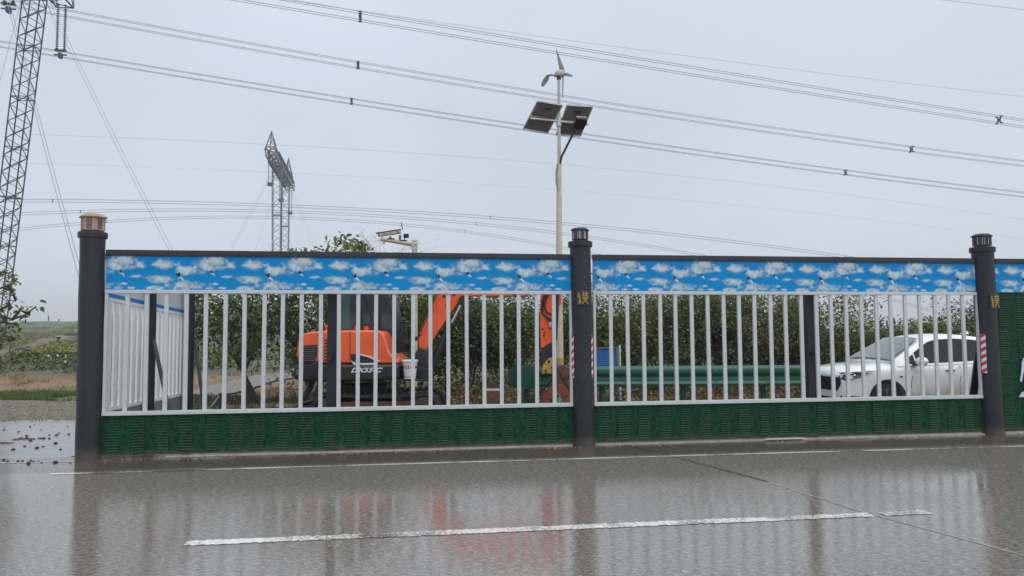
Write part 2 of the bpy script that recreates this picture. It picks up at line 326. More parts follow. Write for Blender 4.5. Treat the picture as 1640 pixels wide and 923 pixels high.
# wet road -------------------------------------------------------------
def wet_road():
    m = bpy.data.materials.new('wet_asphalt'); m.use_nodes = True; n = m.node_tree; b = n.nodes['Principled BSDF']; L = n.links.new
    N = n.nodes.new; g = N('ShaderNodeNewGeometry'); sp = N('ShaderNodeSeparateXYZ'); L(g.outputs['Position'], sp.inputs[0])
    def noise(scale, detail=4, rough=.6, vec=None):
        q = N('ShaderNodeTexNoise'); q.inputs['Scale'].default_value = scale; q.inputs['Detail'].default_value = detail; q.inputs['Roughness'].default_value = rough
        L(vec or g.outputs['Position'], q.inputs['Vector']); return q.outputs[0]
    def mrange(s, a, b_, c, d):
        q = N('ShaderNodeMapRange'); q.inputs['From Min'].default_value = a; q.inputs['From Max'].default_value = b_; q.inputs['To Min'].default_value = c; q.inputs['To Max'].default_value = d; L(s, q.inputs[0]); return q.outputs[0]
    def mixc(f, a, c):
        q = N('ShaderNodeMixRGB')
        L(f, q.inputs[0])
        for i, x in ((1, a), (2, c)):
            if isinstance(x, tuple): q.inputs[i].default_value = (*x, 1)
            else: L(x, q.inputs[i])
        return q.outputs[0]
    def math_(op, a, b_):
        q = N('ShaderNodeMath'); q.operation = op
        for i, x in ((0, a), (1, b_)):
            if isinstance(x, (int, float)): q.inputs[i].default_value = x
            else: L(x, q.inputs[i])
        return q.outputs[0]
    mp = N('ShaderNodeMapping'); mp.inputs['Scale'].default_value = (.6, 1.6, 1); L(g.outputs['Position'], mp.inputs[0])
    big = noise(.45, 4); med = noise(3.2, 5); fine = noise(55, 3, .7); grit = noise(150, 2, .8)
    # distance in front of the fence line
    df = math_('SUBTRACT', math_('ADD', math_('MULTIPLY', sp.outputs[0], FB), FA), sp.outputs[1])
    c = mixc(mrange(fine, .35, .65, 0, 1), (.080, .068, .057), (.33, .290, .25))
    c = mixc(mrange(big, .35, .65, 0, .55), c, (.20, .165, .135))
    c = mixc(mrange(grit, .56, .68, 0, .85), c, (.38, .35, .32))
    agg = noise(30, 4, .75, mp.outputs[0]); c = mixc(mrange(agg, .52, .60, 0, .75), c, (.05, .043, .038)); c = mixc(mrange(agg, .44, .36, 0, .8), c, (.50, .45, .40))
    mud = mrange(math_('ADD', df, math_('MULTIPLY', med, .25)), .95, 1.15, .75, 0)
    c = mixc(mud, c, (.07, .045, .034))
    L(c, b.inputs['Base Color']); b.inputs['Roughness'].default_value = .55
    b.inputs['Coat Weight'].default_value = 1; b.inputs['Coat IOR'].default_value = 2.5; b.inputs['Specular IOR Level'].default_value = .15
    cr = mrange(math_('ADD', med, math_('MULTIPLY', big, .8)), .65, 1.1, .02, .085)
    L(cr, b.inputs['Coat Roughness'])
    wet = math_('MULTIPLY', mrange(math_('ADD', big, math_('MULTIPLY', med, .4)), .5, .9, 1., .85), mrange(noise(38, 4, .8, mp.outputs[0]), .50, .62, 1., .30)); L(wet, b.inputs['Coat Weight'])
    rip = noise(16, 3, .5, mp.outputs[0])
    rip2 = noise(34, 3, .6, mp.outputs[0]); h = math_('ADD', math_('ADD', math_('MULTIPLY', fine, .12), math_('MULTIPLY', rip, .75)), math_('MULTIPLY', rip2, .65))
    calm = mrange(df, .3, 1.2, .25, 1.)
    bu = N('ShaderNodeBump'); bu.inputs['Distance'].default_value = .0014; L(mrange(big, .35, .68, .3, 1.15), bu.inputs['Strength']); L(h, bu.inputs['Height'])
    L(bu.outputs[0], b.inputs['Coat Normal'])
    bu2 = N('ShaderNodeBump'); bu2.inputs['Distance'].default_value = .01; bu2.inputs['Strength'].default_value = .6; L(fine, bu2.inputs['Height']); L(bu2.outputs[0], b.inputs['Normal'])
    return m
ROAD = wet_road()
def road():
    mb = MB(); e = .22
    xs = [-60, -40, -20, -10, -5.3, -5, -2, 0, 3, 6, 10, 20, 40, 70]
    for a, b in zip(xs, xs[1:]):
        for y0, y1 in ((-40, 0), (0, 4)): mb.sheet([(a, y0, 0), (b, y0, 0), (b, y1, 0), (a, y1, 0)])
        mb.sheet([(a, 4, 0), (b, 4, 0), (b, fy(b) + e, 0), (a, fy(a) + e, 0)])
    mb.build('road', ROAD, kind='structure')
    # wet apron of the gateway, left of the fence, falling slightly away
    rng = random.Random(3); mb = MB(); xs = np.linspace(-40, -5.55, 60); rows = [0, .5, 1.5, 3, 4.2, 5.2]
    V = []
    for j, r in enumerate(rows):
        for x in xs:
            y0 = fy(x) + .22; y1 = 14.55 + .12 * math.sin(x * 1.9) + .08 * math.sin(x * 5.3) + (x + 8) * .02
            y = y0 + (y1 - y0) * r / 5.2; V.append((x, y, -.085 * (r / 5.2) + (0 if r < 5 else -.02)))
    n = len(xs); F = [(j * n + i, j * n + i + 1, (j + 1) * n + i + 1, (j + 1) * n + i) for j in range(len(rows) - 1) for i in range(n - 1)]
    mb.add(V, F)
    m = mat('wet_concrete', (.19, .18, .17), .35, var=.5, scale=2.2, coat=.75, bump=.25, bscale=3.5, streak=.0); m.node_tree.nodes['Principled BSDF'].inputs['Coat Roughness'].default_value = .2
    mb.build('pavement', m, kind='structure', fix=False)
road()
def strip(name, pts, wd, m, z=.004, seg=.15, rough=0, kind='structure', seed=1, gaps=0):
    """painted line along a polyline on the ground, ragged edges"""
    rng = random.Random(seed); mb = MB(); P = []
    for a, b in zip(pts, pts[1:]):
        a = Vector(a); b = Vector(b); k = max(1, int((b - a).length / seg))
        P += [a.lerp(b, i / k) for i in range(k)]
    P.append(Vector(pts[-1])); V = []
    for i, p in enumerate(P):
        d = (P[min(i + 1, len(P) - 1)] - P[max(i - 1, 0)]).normalized(); nn = Vector((-d.y, d.x, 0))
        for s_ in (-1, 1):
            q = p + nn * s_ * (wd / 2 + rng.uniform(-rough, rough)); V.append((q.x, q.y, z))
    F = [(2 * i, 2 * i + 2, 2 * i + 3, 2 * i + 1) for i in range(len(P) - 1) if not (gaps and rng.random() < gaps)]
    mb.add(V, F); return mb.build(name, m, kind=kind)
def worn():
    m = mat('worn_road_paint', (.78, .76, .71), .5, var=.3, scale=30, coat=.8, bump=.3); n = m.node_tree; b = n.nodes['Principled BSDF']; src = b.inputs['Base Color'].links[0].from_socket
    tc = n.nodes.new('ShaderNodeTexCoord'); nz = n.nodes.new('ShaderNodeTexNoise'); nz.inputs['Scale'].default_value = 42; nz.inputs['Detail'].default_value = 5; nz.inputs['Roughness'].default_value = .7; n.links.new(tc.outputs['Object'], nz.inputs['Vector'])
    n2 = n.nodes.new('ShaderNodeTexNoise'); n2.inputs['Scale'].default_value = 1.7; n2.inputs['Detail'].default_value = 3; n.links.new(tc.outputs['Object'], n2.inputs['Vector'])
    ad = n.nodes.new('ShaderNodeMath'); ad.operation = 'ADD'; n.links.new(nz.outputs[0], ad.inputs[0]); n.links.new(n2.outputs[0], ad.inputs[1])
    mr = n.nodes.new('ShaderNodeMapRange'); mr.inputs['From Min'].default_value = .98; mr.inputs['From Max'].default_value = 1.14; n.links.new(ad.outputs[0], mr.inputs[0])
    mx = n.nodes.new('ShaderNodeMixRGB'); mx.inputs[2].default_value = (.12, .10, .088, 1); n.links.new(mr.outputs[0], mx.inputs[0]); n.links.new(src, mx.inputs[1]); n.links.new(mx.outputs[0], b.inputs['Base Color']); return m
WORN = worn()
a_ = gnd(80, 760); b_ = gnd(1075, 731); c_ = gnd(1640, 715); d_ = c_ + (c_ - b_) * 3
strip('road_edge_line', [a_, b_, c_, d_], .075, WORN, rough=.006, seg=.2)
strip('dashed_lane_line', [gnd(297, 871), gnd(1395, 825)], .125, WORN, seg=.02, rough=.014, seed=4)
strip('dashed_lane_line', [gnd(1412, 824), gnd(1486, 820.5)], .125, WORN, seg=.02, rough=.012, seed=5)
strip('road_joint', [gnd(995, 711), gnd(1075, 731), gnd(1230, 772)], .03, M['clod'], rough=.006, seg=.06, z=.003)
strip('road_joint', [gnd(1230, 772), gnd(1380, 820), gnd(1640, 890), gnd(1640, 890) + (gnd(1640, 890) - gnd(1380, 820))], .022, mat('joint_filler', (.34, .32, .29), .5, var=.4, scale=20), rough=.004, seg=.06, z=.003)
strip('road_joint', [gnd(0, 742), gnd(118, 740)], .06, mat('pale_joint', (.42, .40, .38), .5, var=.3), rough=.012, seg=.06, z=.003)
# loose gravel along the verge
def gravel():
    nr = np.random.default_rng(77); n = 7000; Y = 14.2 + 5.2 * nr.random(n); X = (nr.uniform(-160, 240, n) - 820) / 1200 * Y; k = (Y > 14.75) | (nr.random(n) < .35); X = X[k]; Y = Y[k]
    Z = np.maximum(Tn(X, Y), np.where(Y < 14.55, -.085, -9)); r_ = nr.uniform(.006, .028, len(X)); V = []; P = np.stack([X, Y, Z], 1)
    a = nr.uniform(0, 6.28, len(X)); q = [np.stack([np.cos(a + t_) * r_, np.sin(a + t_) * r_, -r_ * .2], 1) for t_ in (0, 2.1, 4.2)] + [np.stack([r_ * 0, r_ * .1, r_ * .9], 1)]
    V = np.stack([P + x for x in q], 1).reshape(-1, 3); i = np.arange(len(X))[:, None] * 4; F = np.concatenate([i + np.array([[0, 1, 3]]), i + np.array([[1, 2, 3]]), i + np.array([[2, 0, 3]])], 0)
    npmesh('gravel', V, F, mat('gravel_stone', (.20, .17, .145), .7, var=.4, islands=.6), k=3, kind='stuff', label='loose gravel on the verge beyond the wet pavement', cat='gravel')
gravel()
# clods and pebbles scattered on the gateway pavement
cl = []
for i in range(4):
    mb = MB(); rng = random.Random(i); mb.lathe([(.012, 0), (.03, .004), (.034, .014), (.02, .028), (.004, .032)], n=7)
    mb.v = [(x * rng.uniform(.7, 1.3), y * rng.uniform(.7, 1.3), z * rng.uniform(.7, 1.2)) for x, y, z in mb.v]; cl.append(mb.mesh('mud_clod', M['clod'], smooth=True))
rng = random.Random(12)
for i in range(36):
    u = rng.uniform(2, 122); v = rng.choice([rng.uniform(668, 745), rng.uniform(675, 712), rng.uniform(736, 744)]); p = gnd(u, v, -.03)
    z = -.085 * max(0, min(1, (p.y - fy(p.x) - .22) / (14.55 - fy(p.x) - .22)))
    p = gnd(u, v, z); o = bpy.data.objects.new('mud_clod', cl[i % 4]); COL.objects.link(o); o.location = (p.x, p.y, z); s_ = rng.uniform(.3, .8); o.scale = (s_, s_, s_); o.rotation_euler = (0, 0, rng.uniform(0, 6))
    props(o, 'small dark clod of mud lying on the wet pavement left of the fence', 'mud clod', 'mud clods strewn on the wet pavement')
for (u, v, L, lab) in ((44, 705, .34, 'flat heap of reddish mud on the wet pavement, nearer the post'), (12, 713, .30, 'reddish mud heap on the wet pavement at the left edge')):
    p = gnd(u, v, -.05); mb = MB(); rng = random.Random(int(u))
    for k in range(9): mb.lathe([(.035, -.02), (.04, .0), (.025, .015), (.008, .02)], c=(p.x + rng.uniform(-L, L) / 2, p.y + rng.uniform(-.1, .1), -.035), n=6, ph=k)
    mb.build('mud_heap', M['clodred'], smooth=True, label=lab, cat='mud heap')

# ================================================================ FENCE
ZT, ZB1, ZB0, ZR1, ZR0, ZL1, ZL0 = 2.584, 2.525, 2.085, 2.085, 2.04, .575, .525   # beam top, banner top/bottom, rail, bottom rail
def fp(s, z, n=0.):
    """point on the fence: s metres along from x=0, z up, n metres away from the road"""
    return Vector((0, FA, z)) + FD * s + FN * n
def s_of(u, v=500): return fx(u, v) * math.sqrt(1 + FB * FB)
S = [s_of(147.5, 530), s_of(933, 530), s_of(1582, 520)]
def banner_cols(s, t):
    """sky print: s metres along, t 0..1 up. returns rgb"""
    PER = 1.09; px = (s % PER) / PER * 545.; py = (1 - t) * 215.
    wx = (s % PER) / PER
    n1 = fbm(wx * 14, py / 215 * 7, 5, 4, 14) - .5; n2 = fbm(wx * 36, py / 215 * 18, 8, 3, 36) - .5
    B = [(340, 48, 105, 42), (300, 70, 60, 26), (432, 68, 36, 16), (178, 98, 82, 26), (130, 88, 42, 18), (568, 62, 68, 34), (555, 150, 85, 24), (500, 138, 55, 16), (405, 134, 30, 11), (175, 190, 122, 24), (160, 178, 60, 20), (340, 177, 20, 8), (300, 205, 32, 10), (380, 203, 26, 8), (530, 205, 55, 14), (30, 60, 30, 18)]
    d = np.full(px.shape, -9.)
    for cx_, cy_, rx, ry in B:
        for k in (-545, 0, 545):
            dx = (px - cx_ + k) / rx; dy = (py - cy_) / ry; dy = np.where(dy > 0, dy * 1.1, dy)
            d = np.maximum(d, 1 - np.sqrt(dx * dx + dy * dy))
    a = np.clip((d + n1 * 1.15 + n2 * .5 + .24) * 1.7, 0, 1); a = a ** 1.25
    br = np.clip(.58 + n1 * 1.0 + n2 * .8 + .30 * d, .12, 1)
    blue = np.stack([.000 + .002 * t, .205 + .03 * (1 - t), .50 + .05 * (1 - t)], -1)
    cloud = np.stack([.45 * br + .07, .50 * br + .13, .47 * br + .20], -1)
    c = blue * (1 - a[..., None] * .93) + cloud * a[..., None] * .93
    # printed cranes: body, wings
    for bx, by, sc_ in ((122, 130, 1.25), (318, 108, .95)):
        X = (px - bx) / sc_; Y = (py - by) / sc_
        for k in (-545, 545): X = np.where(np.abs(px - bx + k) < 60, (px - bx + k) / sc_, X)
        body = (np.abs(Y - X * .9 - 2) < 5.5) & (np.abs(X) < 19)
        wing = (np.abs(Y + X * 1.6 + 3 - 9) < 9) & (X < 3) & (X > -9) & (Y < 14)
        tip = (np.abs(Y - X * .9 - 2) < 5) & (X < -2) & (X > -18) | (wing & (Y < 3)) | ((np.abs(X + 2) < 4) & (np.abs(Y + 9) < 10))
        c = np.where(body[..., None], np.array([.60, .62, .62]), c)
        c = np.where((wing & ~body)[..., None], np.array([.25, .27, .30]), c); c = np.where(tip[..., None], np.array([.02, .02, .03]), c)
    return c
BM = attrmat('sky_print', 'tint', .5, noise=.05, nscale=2); BM.node_tree.nodes['Principled BSDF'].inputs['Specular IOR Level'].default_value = .15
def banner(s0, s1, parent, n=-.012, z0=ZB0, z1=ZB1, P=fp):
    nx = int((s1 - s0) / .008); nz_ = 56; ss = np.linspace(s0, s1, nx); tt = np.linspace(0, 1, nz_)
    SS, TT = np.meshgrid(ss, tt); org = np.array(P(0, 0, n)); dd = np.array(P(1, 0, n)) - org
    V = org + SS[..., None] * dd + np.array([0, 0, 1.]) * (z0 + TT * (z1 - z0))[..., None] + np.array(FN) * (.0025 * np.sin(SS * 5.1) * np.sin(TT * 3.14))[..., None]
    c = banner_cols(SS + 2.31, TT); a = np.arange(nz_ - 1)[:, None] * nx + np.arange(nx - 1)[None]
    F = np.stack([a, a + 1, a + 1 + nx, a + nx], -1).reshape(-1, 4)
    o = npmesh('banner', V.reshape(-1, 3), F, BM, parent, smooth=True, col=c.reshape(-1, 3))
    return o
AX = (FD, FN, Vector((0, 0, 1)))
LOUV = MB()
for k in range(13):
    LOUV.prism([(-.075, 0, .03 + k * .034), (-.075, -.010, .036 + k * .034), (-.075, 0, .048 + k * .034)], (.15, 0, 0))
LOUV_ME = LOUV.mesh('louvre', M['louvre'])
def post_half(): return .155
def fence_bay(s0, s1, label, full=False):
    base = fp((s0 + s1) / 2, 0); t = thing('picket_fence', label, 'fence panel', base, 'roadside fence panels')
    L = s1 - s0; c = (s0 + s1) / 2
    mb = MB().box(fp(c, (ZT + ZB1) / 2 + .001), (L, .07, ZT - ZB1), AX); mb.box(fp(c, ZB1 - .004, -.026), (L, .006, .02), AX); mb.build('top_beam', M['beam'], t, bevel=.006)
    banner(s0 + .004, s1 - .004, t)
    MB().box(fp(c, (ZB0 + ZB1) / 2, .002), (L - .01, .02, ZB1 - ZB0 - .004), AX).build('banner_backing', M['banner_back'], t)
    if not full:
        MB().box(fp(c, (ZR1 + ZR0) / 2 - .002, -.004), (L, .05, ZR1 - ZR0), AX).build('top_rail', M['white'], t, bevel=.005)
        MB().box(fp(c, (ZL1 + ZL0) / 2, -.004), (L, .055, ZL1 - ZL0), AX).build('bottom_rail', M['white'], t, bevel=.005)
        for s_ in (s0 + .02, s1 - .02): MB().box(fp(s_, (ZR0 + ZL1) / 2, -.004), (.035, .046, ZR0 - ZL1 - .002), AX).build('side_frame', M['white'], t, bevel=.004)
        pk = MB().box((0, 0, 0), (.049, .032, ZR0 - ZL1 - .002)); me = pk.mesh('picket', M['white'])
        rg = random.Random(int(s0 * 10) + 5)
        for i in range(1, 25):
            inst(me, 'picket', t, fp(s0 + .02 + (L - .04) * i / 25 + rg.uniform(-.006, .006), (ZR0 + ZL1) / 2, rg.uniform(-.002, .002)), (rg.uniform(-.002, .002), rg.uniform(-.004, .004), FANG + rg.uniform(-.03, .03)))
        ztop = ZL0
        rows = [.045]
    else:
        ztop = ZB0; rows = [.045, .58, 1.06, 1.55]
    # turf print lower panel, slightly uneven sheet
    nx = 120; mb = MB(); V = []
    for z in (.035, ztop):
        for i in range(nx + 1):
            s_ = s0 + L * i / nx; V.append(fp(s_, z, .002 + .002 * math.sin(s_ * 9) + .0015 * math.sin(s_ * 23)))
    mb.add(V, [(i, i + 1, nx + 2 + i, nx + 1 + i) for i in range(nx)])
    mb.box(fp(c, (ztop + .035) / 2, .02), (L, .012, ztop - .04), AX)
    mb.build('lower_panel', M['turf'], t)
    lr = random.Random(int(s0 * 31)); s_ = s0 + .13
    while s_ < s1 - .08:
        for z in rows: inst(LOUV_ME, 'louvre', t, fp(s_ + lr.uniform(-.012, .012), z + lr.uniform(-.01, .006), -.001 + lr.uniform(-.004, .001)), (lr.uniform(-.006, .006), lr.uniform(-.02, .02), FANG + lr.uniform(-.01, .01)), (lr.uniform(.82, 1.08), 1, lr.uniform(.92, 1.03)))
        s_ += .29
    return t
H = .155
fence_bay(S[0] + H - .01, S[1] - H + .01, 'left picket fence panel with cloud banner, excavator seen through its bars')
fence_bay(S[1] + H - .01, S[2] - H + .01, 'middle picket fence panel with cloud banner, white car seen through its bars')
fence_bay(S[2] + H - .01, S[2] + 6.1, 'solid green fence panel right of the right post, cut off by the photo edge', full=True)
# concrete footing strips under the fence
def footing(s0, s1, h, d0, d1, label):
    mb = MB(); rg = random.Random(int(s1 * 7)); n = int((s1 - s0) / .12); V = []
    for i in range(n + 1):
        s_ = s0 + (s1 - s0) * i / n; j = rg.uniform(-.008, .008)
        V += [fp(s_, -.05, d0 + j), fp(s_, h * rg.uniform(.75, 1.1), d0 + .006 + j), fp(s_, h, d1), fp(s_, -.05, d1)]
    mb.add(V, [(4 * i + a, 4 * i + 4 + a, 4 * i + 4 + (a + 1) % 4, 4 * i + (a + 1) % 4) for i in range(n) for a in range(4)] + [(0, 1, 2, 3), (4 * n, 4 * n + 1, 4 * n + 2, 4 * n + 3)])
    mb.build('footing_strip', M['kerb'], label=label, cat='footing strip')
footing(S[0] + .9, S[1] - .16, .014, -.03, .06, 'thin concrete strip under the left fence panel')
footing(S[1] + .16, S[2] - .16, .016, -.045, .06, 'pale chipped concrete strip under the middle fence panel')
footing(S[2] + .16, S[2] + 6, .032, -.06, .06, 'concrete strip under the solid green panel')
def foot_grit():
    nr = np.random.default_rng(5); n = 1500; s_ = nr.uniform(S[0] - .3, S[2] + .5, n); o = -np.abs(nr.normal(0, .10, n)) - .05; k = fbm(s_ * .9, o * 3, 4) > .42; s_ = s_[k]; o = o[k]
    P = np.array([0, FA, 0]) + s_[:, None] * np.array(FD) + o[:, None] * np.array(FN) + np.array([0, 0, .004]); r_ = nr.uniform(.003, .013, len(P)); a = nr.uniform(0, 6.28, len(P))
    q = [np.stack([np.cos(a + t_) * r_, np.sin(a + t_) * r_, -r_ * .2], 1) for t_ in (0, 2.1, 4.2)] + [np.stack([r_ * 0, r_ * .1, r_ * .7], 1)]
    V = np.stack([P + x for x in q], 1).reshape(-1, 3); i = np.arange(len(P))[:, None] * 4; F = np.concatenate([i + np.array([[0, 1, 3]]), i + np.array([[1, 2, 3]]), i + np.array([[2, 0, 3]])], 0)
    npmesh('grit', V, F, mat('foot_grit', (.22, .17, .13), .7, var=.5, islands=.7), k=3, kind='stuff', label='grit and crumbs washed up along the foot of the fence', cat='grit')
foot_grit()
# broken white plaster pieces on the footing
for u, v, sz, lab in ((1263, 706.5, .52, 'long broken white chip lying on the strip below the middle panel'), (1292, 705.5, .14, 'short broken white chip beside the long one')):
    p = gnd(u, v, .02); s_ = p.dot(FD) - Vector((0, FA, 0)).dot(FD)
    MB().prism([fp(s_ - sz / 2, .020, -.085), fp(s_ + sz / 2, .020, -.09), fp(s_ + sz / 2 - .03, .024, -.045), fp(s_ - sz / 2 + .05, .024, -.045)], (0, 0, .012)).build('plaster_chip', M['white'], label=lab, cat='plaster chip')

# ---- round posts
def stripes(t, c, r, ang, z0, z1):
    """vertical red and white reflective strip round part of the post; ang = direction angle of its centre"""
    da = .036 / r; mb = MB(); mr_ = MB(); n = 11; hh = (z1 - z0) / n
    def pt(a, z, rr): return (c.x + rr * math.cos(a), c.y + rr * math.sin(a), z)
    m = 4
    for i in range(m): mb.sheet([pt(ang - da + 2 * da * i / m, z0, r), pt(ang - da + 2 * da * (i + 1) / m, z0, r), pt(ang - da + 2 * da * (i + 1) / m, z1, r), pt(ang - da + 2 * da * i / m, z1, r)])
    s_ = mb.build('reflective_strip', M['paper'], t)
    for k in range(0, n, 2):
        for i in range(m):
            a0 = ang - da + 2 * da * i / m; a1 = ang - da + 2 * da * (i + 1) / m; o0 = i / m * hh * .8; o1 = (i + 1) / m * hh * .8
            mr_.sheet([pt(a0, z0 + k * hh + .01 + o0 - .02, r + .002), pt(a1, z0 + k * hh + .01 + o1 - .02, r + .002), pt(a1, min(z1, z0 + (k + 1) * hh + o1 - .01), r + .002), pt(a0, min(z1, z0 + (k + 1) * hh + o0 - .01), r + .002)])
    mr_.build('red_stripe', M['red'], s_)
def post(s_, lean, label, lamp, htop=2.76, rr=.142):
    b = fp(s_, 0, -.01); t = thing('fence_post', label, 'post', b, 'round charcoal fence posts')
    bot = b + Vector((0, 0, -.02)); top = b + FD * lean + Vector((0, 0, htop))
    mb = MB(); n = 10; mb.tube([bot.lerp(top, i / n) for i in range(n + 1)], [rr + .003 * math.sin(i * 2.) for i in range(n + 1)], 32); mb.build('shaft', M['charcoal'], t, smooth=True)
    MB().lathe([(rr + .002, -.075), (rr + .024, -.072), (rr + .026, -.01), (rr + .018, .0), (.02, .004)], top, 32).build('collar', M['charcoal'], t, smooth=True)
    return t, b, top
def lantern(p, label, capm, glassm, fretm, size=1., rot=.3, hexa=False):
    t = thing('post_lamp', label, 'lamp', p + Vector((0, 0, .003)), 'lanterns on the fence posts'); n = 6 if hexa else 8; hh = .155 * size; r = .115 * size
    MB().lathe([(.07, 0), (.075, .016), (.05, .02)], p + Vector((0, 0, .003)), 16).build('neck', capm, t, smooth=True)
    MB().lathe([(r * .97, .022), (r * .97, .022 + hh * .86)], p, n, rot).build('glass', glassm, t)
    fr = MB()
    for k in range(n):
        a = rot + 2 * math.pi * k / n; a2 = rot + 2 * math.pi * (k + 1) / n
        P0 = Vector((p.x + r * math.cos(a), p.y + r * math.sin(a), p.z)); P1 = Vector((p.x + r * math.cos(a2), p.y + r * math.sin(a2), p.z))
        fr.bar(P0 + Vector((0, 0, .02)), P0 + Vector((0, 0, .02 + hh * .9)), .012)
        for zz in (.026, .02 + hh * .86): fr.bar(P0 + Vector((0, 0, zz)), P1 + Vector((0, 0, zz)), .010, .012)
    fr.build('cage', capm, t)
    lt = MB()
    for k in range(n):
        a = rot + 2 * math.pi * k / n; a2 = rot + 2 * math.pi * (k + 1) / n
        A = Vector((p.x + r * math.cos(a), p.y + r * math.sin(a), p.z)); B = Vector((p.x + r * math.cos(a2), p.y + r * math.sin(a2), p.z))
        for i in range(5):
            z = .042 + hh * .72 * i / 4; lt.bar(A.lerp(B, .3) + Vector((0, 0, z)), A.lerp(B, .7) + Vector((0, 0, z)), .007, .012)
        for f in (.3, .42, .58, .7): lt.bar(A.lerp(B, f) + Vector((0, 0, .035)), A.lerp(B, f) + Vector((0, 0, .035 + hh * .75)), .006)
    lt.build('fretwork', fretm, t)
    MB().lathe([(r * 1.12, .02 + hh * .86), (r * 1.26, .02 + hh * .89), (r * 1.24, .02 + hh * .95), (r * .85, .02 + hh * 1.13), (.01, .02 + hh * 1.2)], p, n, rot).build('roof', capm, t)
t0, b0, p0 = post(S[0], -.02, 'left round charcoal fence post where the wet gateway begins', 0, 2.80, .143)
lantern(p0, 'copper-capped lantern with rose glass on the left post', M['copper'], M['roseglass'], M['fret'], 1.18, .15, True)
t1, b1, p1 = post(S[1], -.022, 'middle round charcoal fence post between the two picket panels', 0)
lantern(p1, 'dark lantern on the middle post', M['bronze'], M['lampglass'], M['bronze'], .96, .25, True)
t2, b2, p2 = post(S[2], -.045, 'right round charcoal fence post beside the solid green panel', 0, 2.75, .147)
lantern(p2, 'dark eight-sided lantern on the right post', M['bronze'], M['lampglass'], M['bronze'], 1.02, .39)
def face_ang(b): return math.atan2(-b.y, -b.x)
f1 = face_ang(b1); f2 = face_ang(b2)
def ztop(u, v, p): return at(u, v, p.y).z
b1s = b1 + FD * (-.012)
stripes(t1, b1s, .1475, f1 - R(62), ztop(920, 605, b1), ztop(920, 537, b1)); stripes(t1, b1s, .1475, f1 + R(72), ztop(947, 605, b1), ztop(947, 537, b1))
stripes(t2, b2 + FD * (-.022), .1545, f2 - R(22), ztop(1583, 597, b2), ztop(1583, 535, b2))
# gold glyph plates
def plate(t, c, r, ang, z, wd, h, seed):
    mb = MB(); n = Vector((math.cos(ang), math.sin(ang), 0)); s_ = Vector((-n.y, n.x, 0)); up = Vector((0, 0, 1))
    C = Vector((c.x, c.y, z)) + n * (r + .004); mb.box(C, (wd, .02, h), (s_, n, up)); pl = mb.build('glyph_plate', M['black'], t, bevel=.003)
    g = MB()
    def st(pts, w_=.0075):
        for a, b in zip(pts, pts[1:]):
            A = C + n * .012 + s_ * (a[0] * wd) + up * (a[1] * h); B = C + n * .012 + s_ * (b[0] * wd) + up * (b[1] * h); g.bar(A, B, w_, .006, up=n)
    for q in ([(-.34, .34), (-.28, .18), (-.33, .05), (-.24, -.1), (-.33, -.3), (-.28, -.4)], [(-.42, .22), (-.38, .05)], [(-.2, .1), (-.24, -.05), (-.18, -.25), (-.22, -.4)],
              [(-.06, .3), (.4, .3)], [(.06, .42), (.06, .22)], [(.28, .42), (.28, .22)], [(.0, .18), (.0, .02), (.36, .02), (.36, .18), (.0, .18)], [(.18, .2), (.18, -.1)],
              [(-.06, -.08), (.42, -.08)], [(.18, -.06), (.08, -.26), (-.06, -.42)], [(.18, -.06), (.26, -.24), (.42, -.42)]): st(q)
    g.build('gold_glyph', M['gold'], pl)
plate(t1, b1, .143, f1 + R(3), ztop(935, 478, b1), .17, .20, 1)
plate(t2, b2 + FD * (-.033), .147, f2 + R(48), ztop(1592, 483, b2), .17, .22, 2)

# support posts right behind the fence
def support(u, n, wd, label, hgt=2.5):
    s_ = s_of(u, 560); p = fp(s_, 0, 0); d = ray(u, 560); q = p + FN * n
    X = d.x / d.y * q.y; q.x = X; z = T(q.x, q.y)
    t = thing('support_post', label, 'support post', (q.x, q.y, z), 'square grey posts propping the fence')
    MB().box((q.x, q.y, (hgt + z) / 2), (wd, wd * .7, hgt - z), AX).build('upright', M['charcoal'], t, bevel=.006)
    MB().box((q.x, q.y, z + .02), (wd * 1.6, wd * 1.5, .016), AX).build('foot_plate', M['charcoal'], t)
    MB().bar((q.x, q.y, 1.2), (q.x, q.y - n + .05, 1.2), .05).build('tie', M['charcoal'], t)
    return t, q
support(534.5, .32, .165, 'square grey post behind the left panel in front of the orange excavator')
support(1298, .32, .135, 'square grey post behind the middle panel at the nose of the white car')
# leaning brace near the right post
MB().bar(at(1571, 538, 11.6), at(1556, 655, 12.3), .10, .06).build('fence_brace', M['charcoal'], label='dark leaning brace behind the fence over the rear door of the white car', cat='brace')

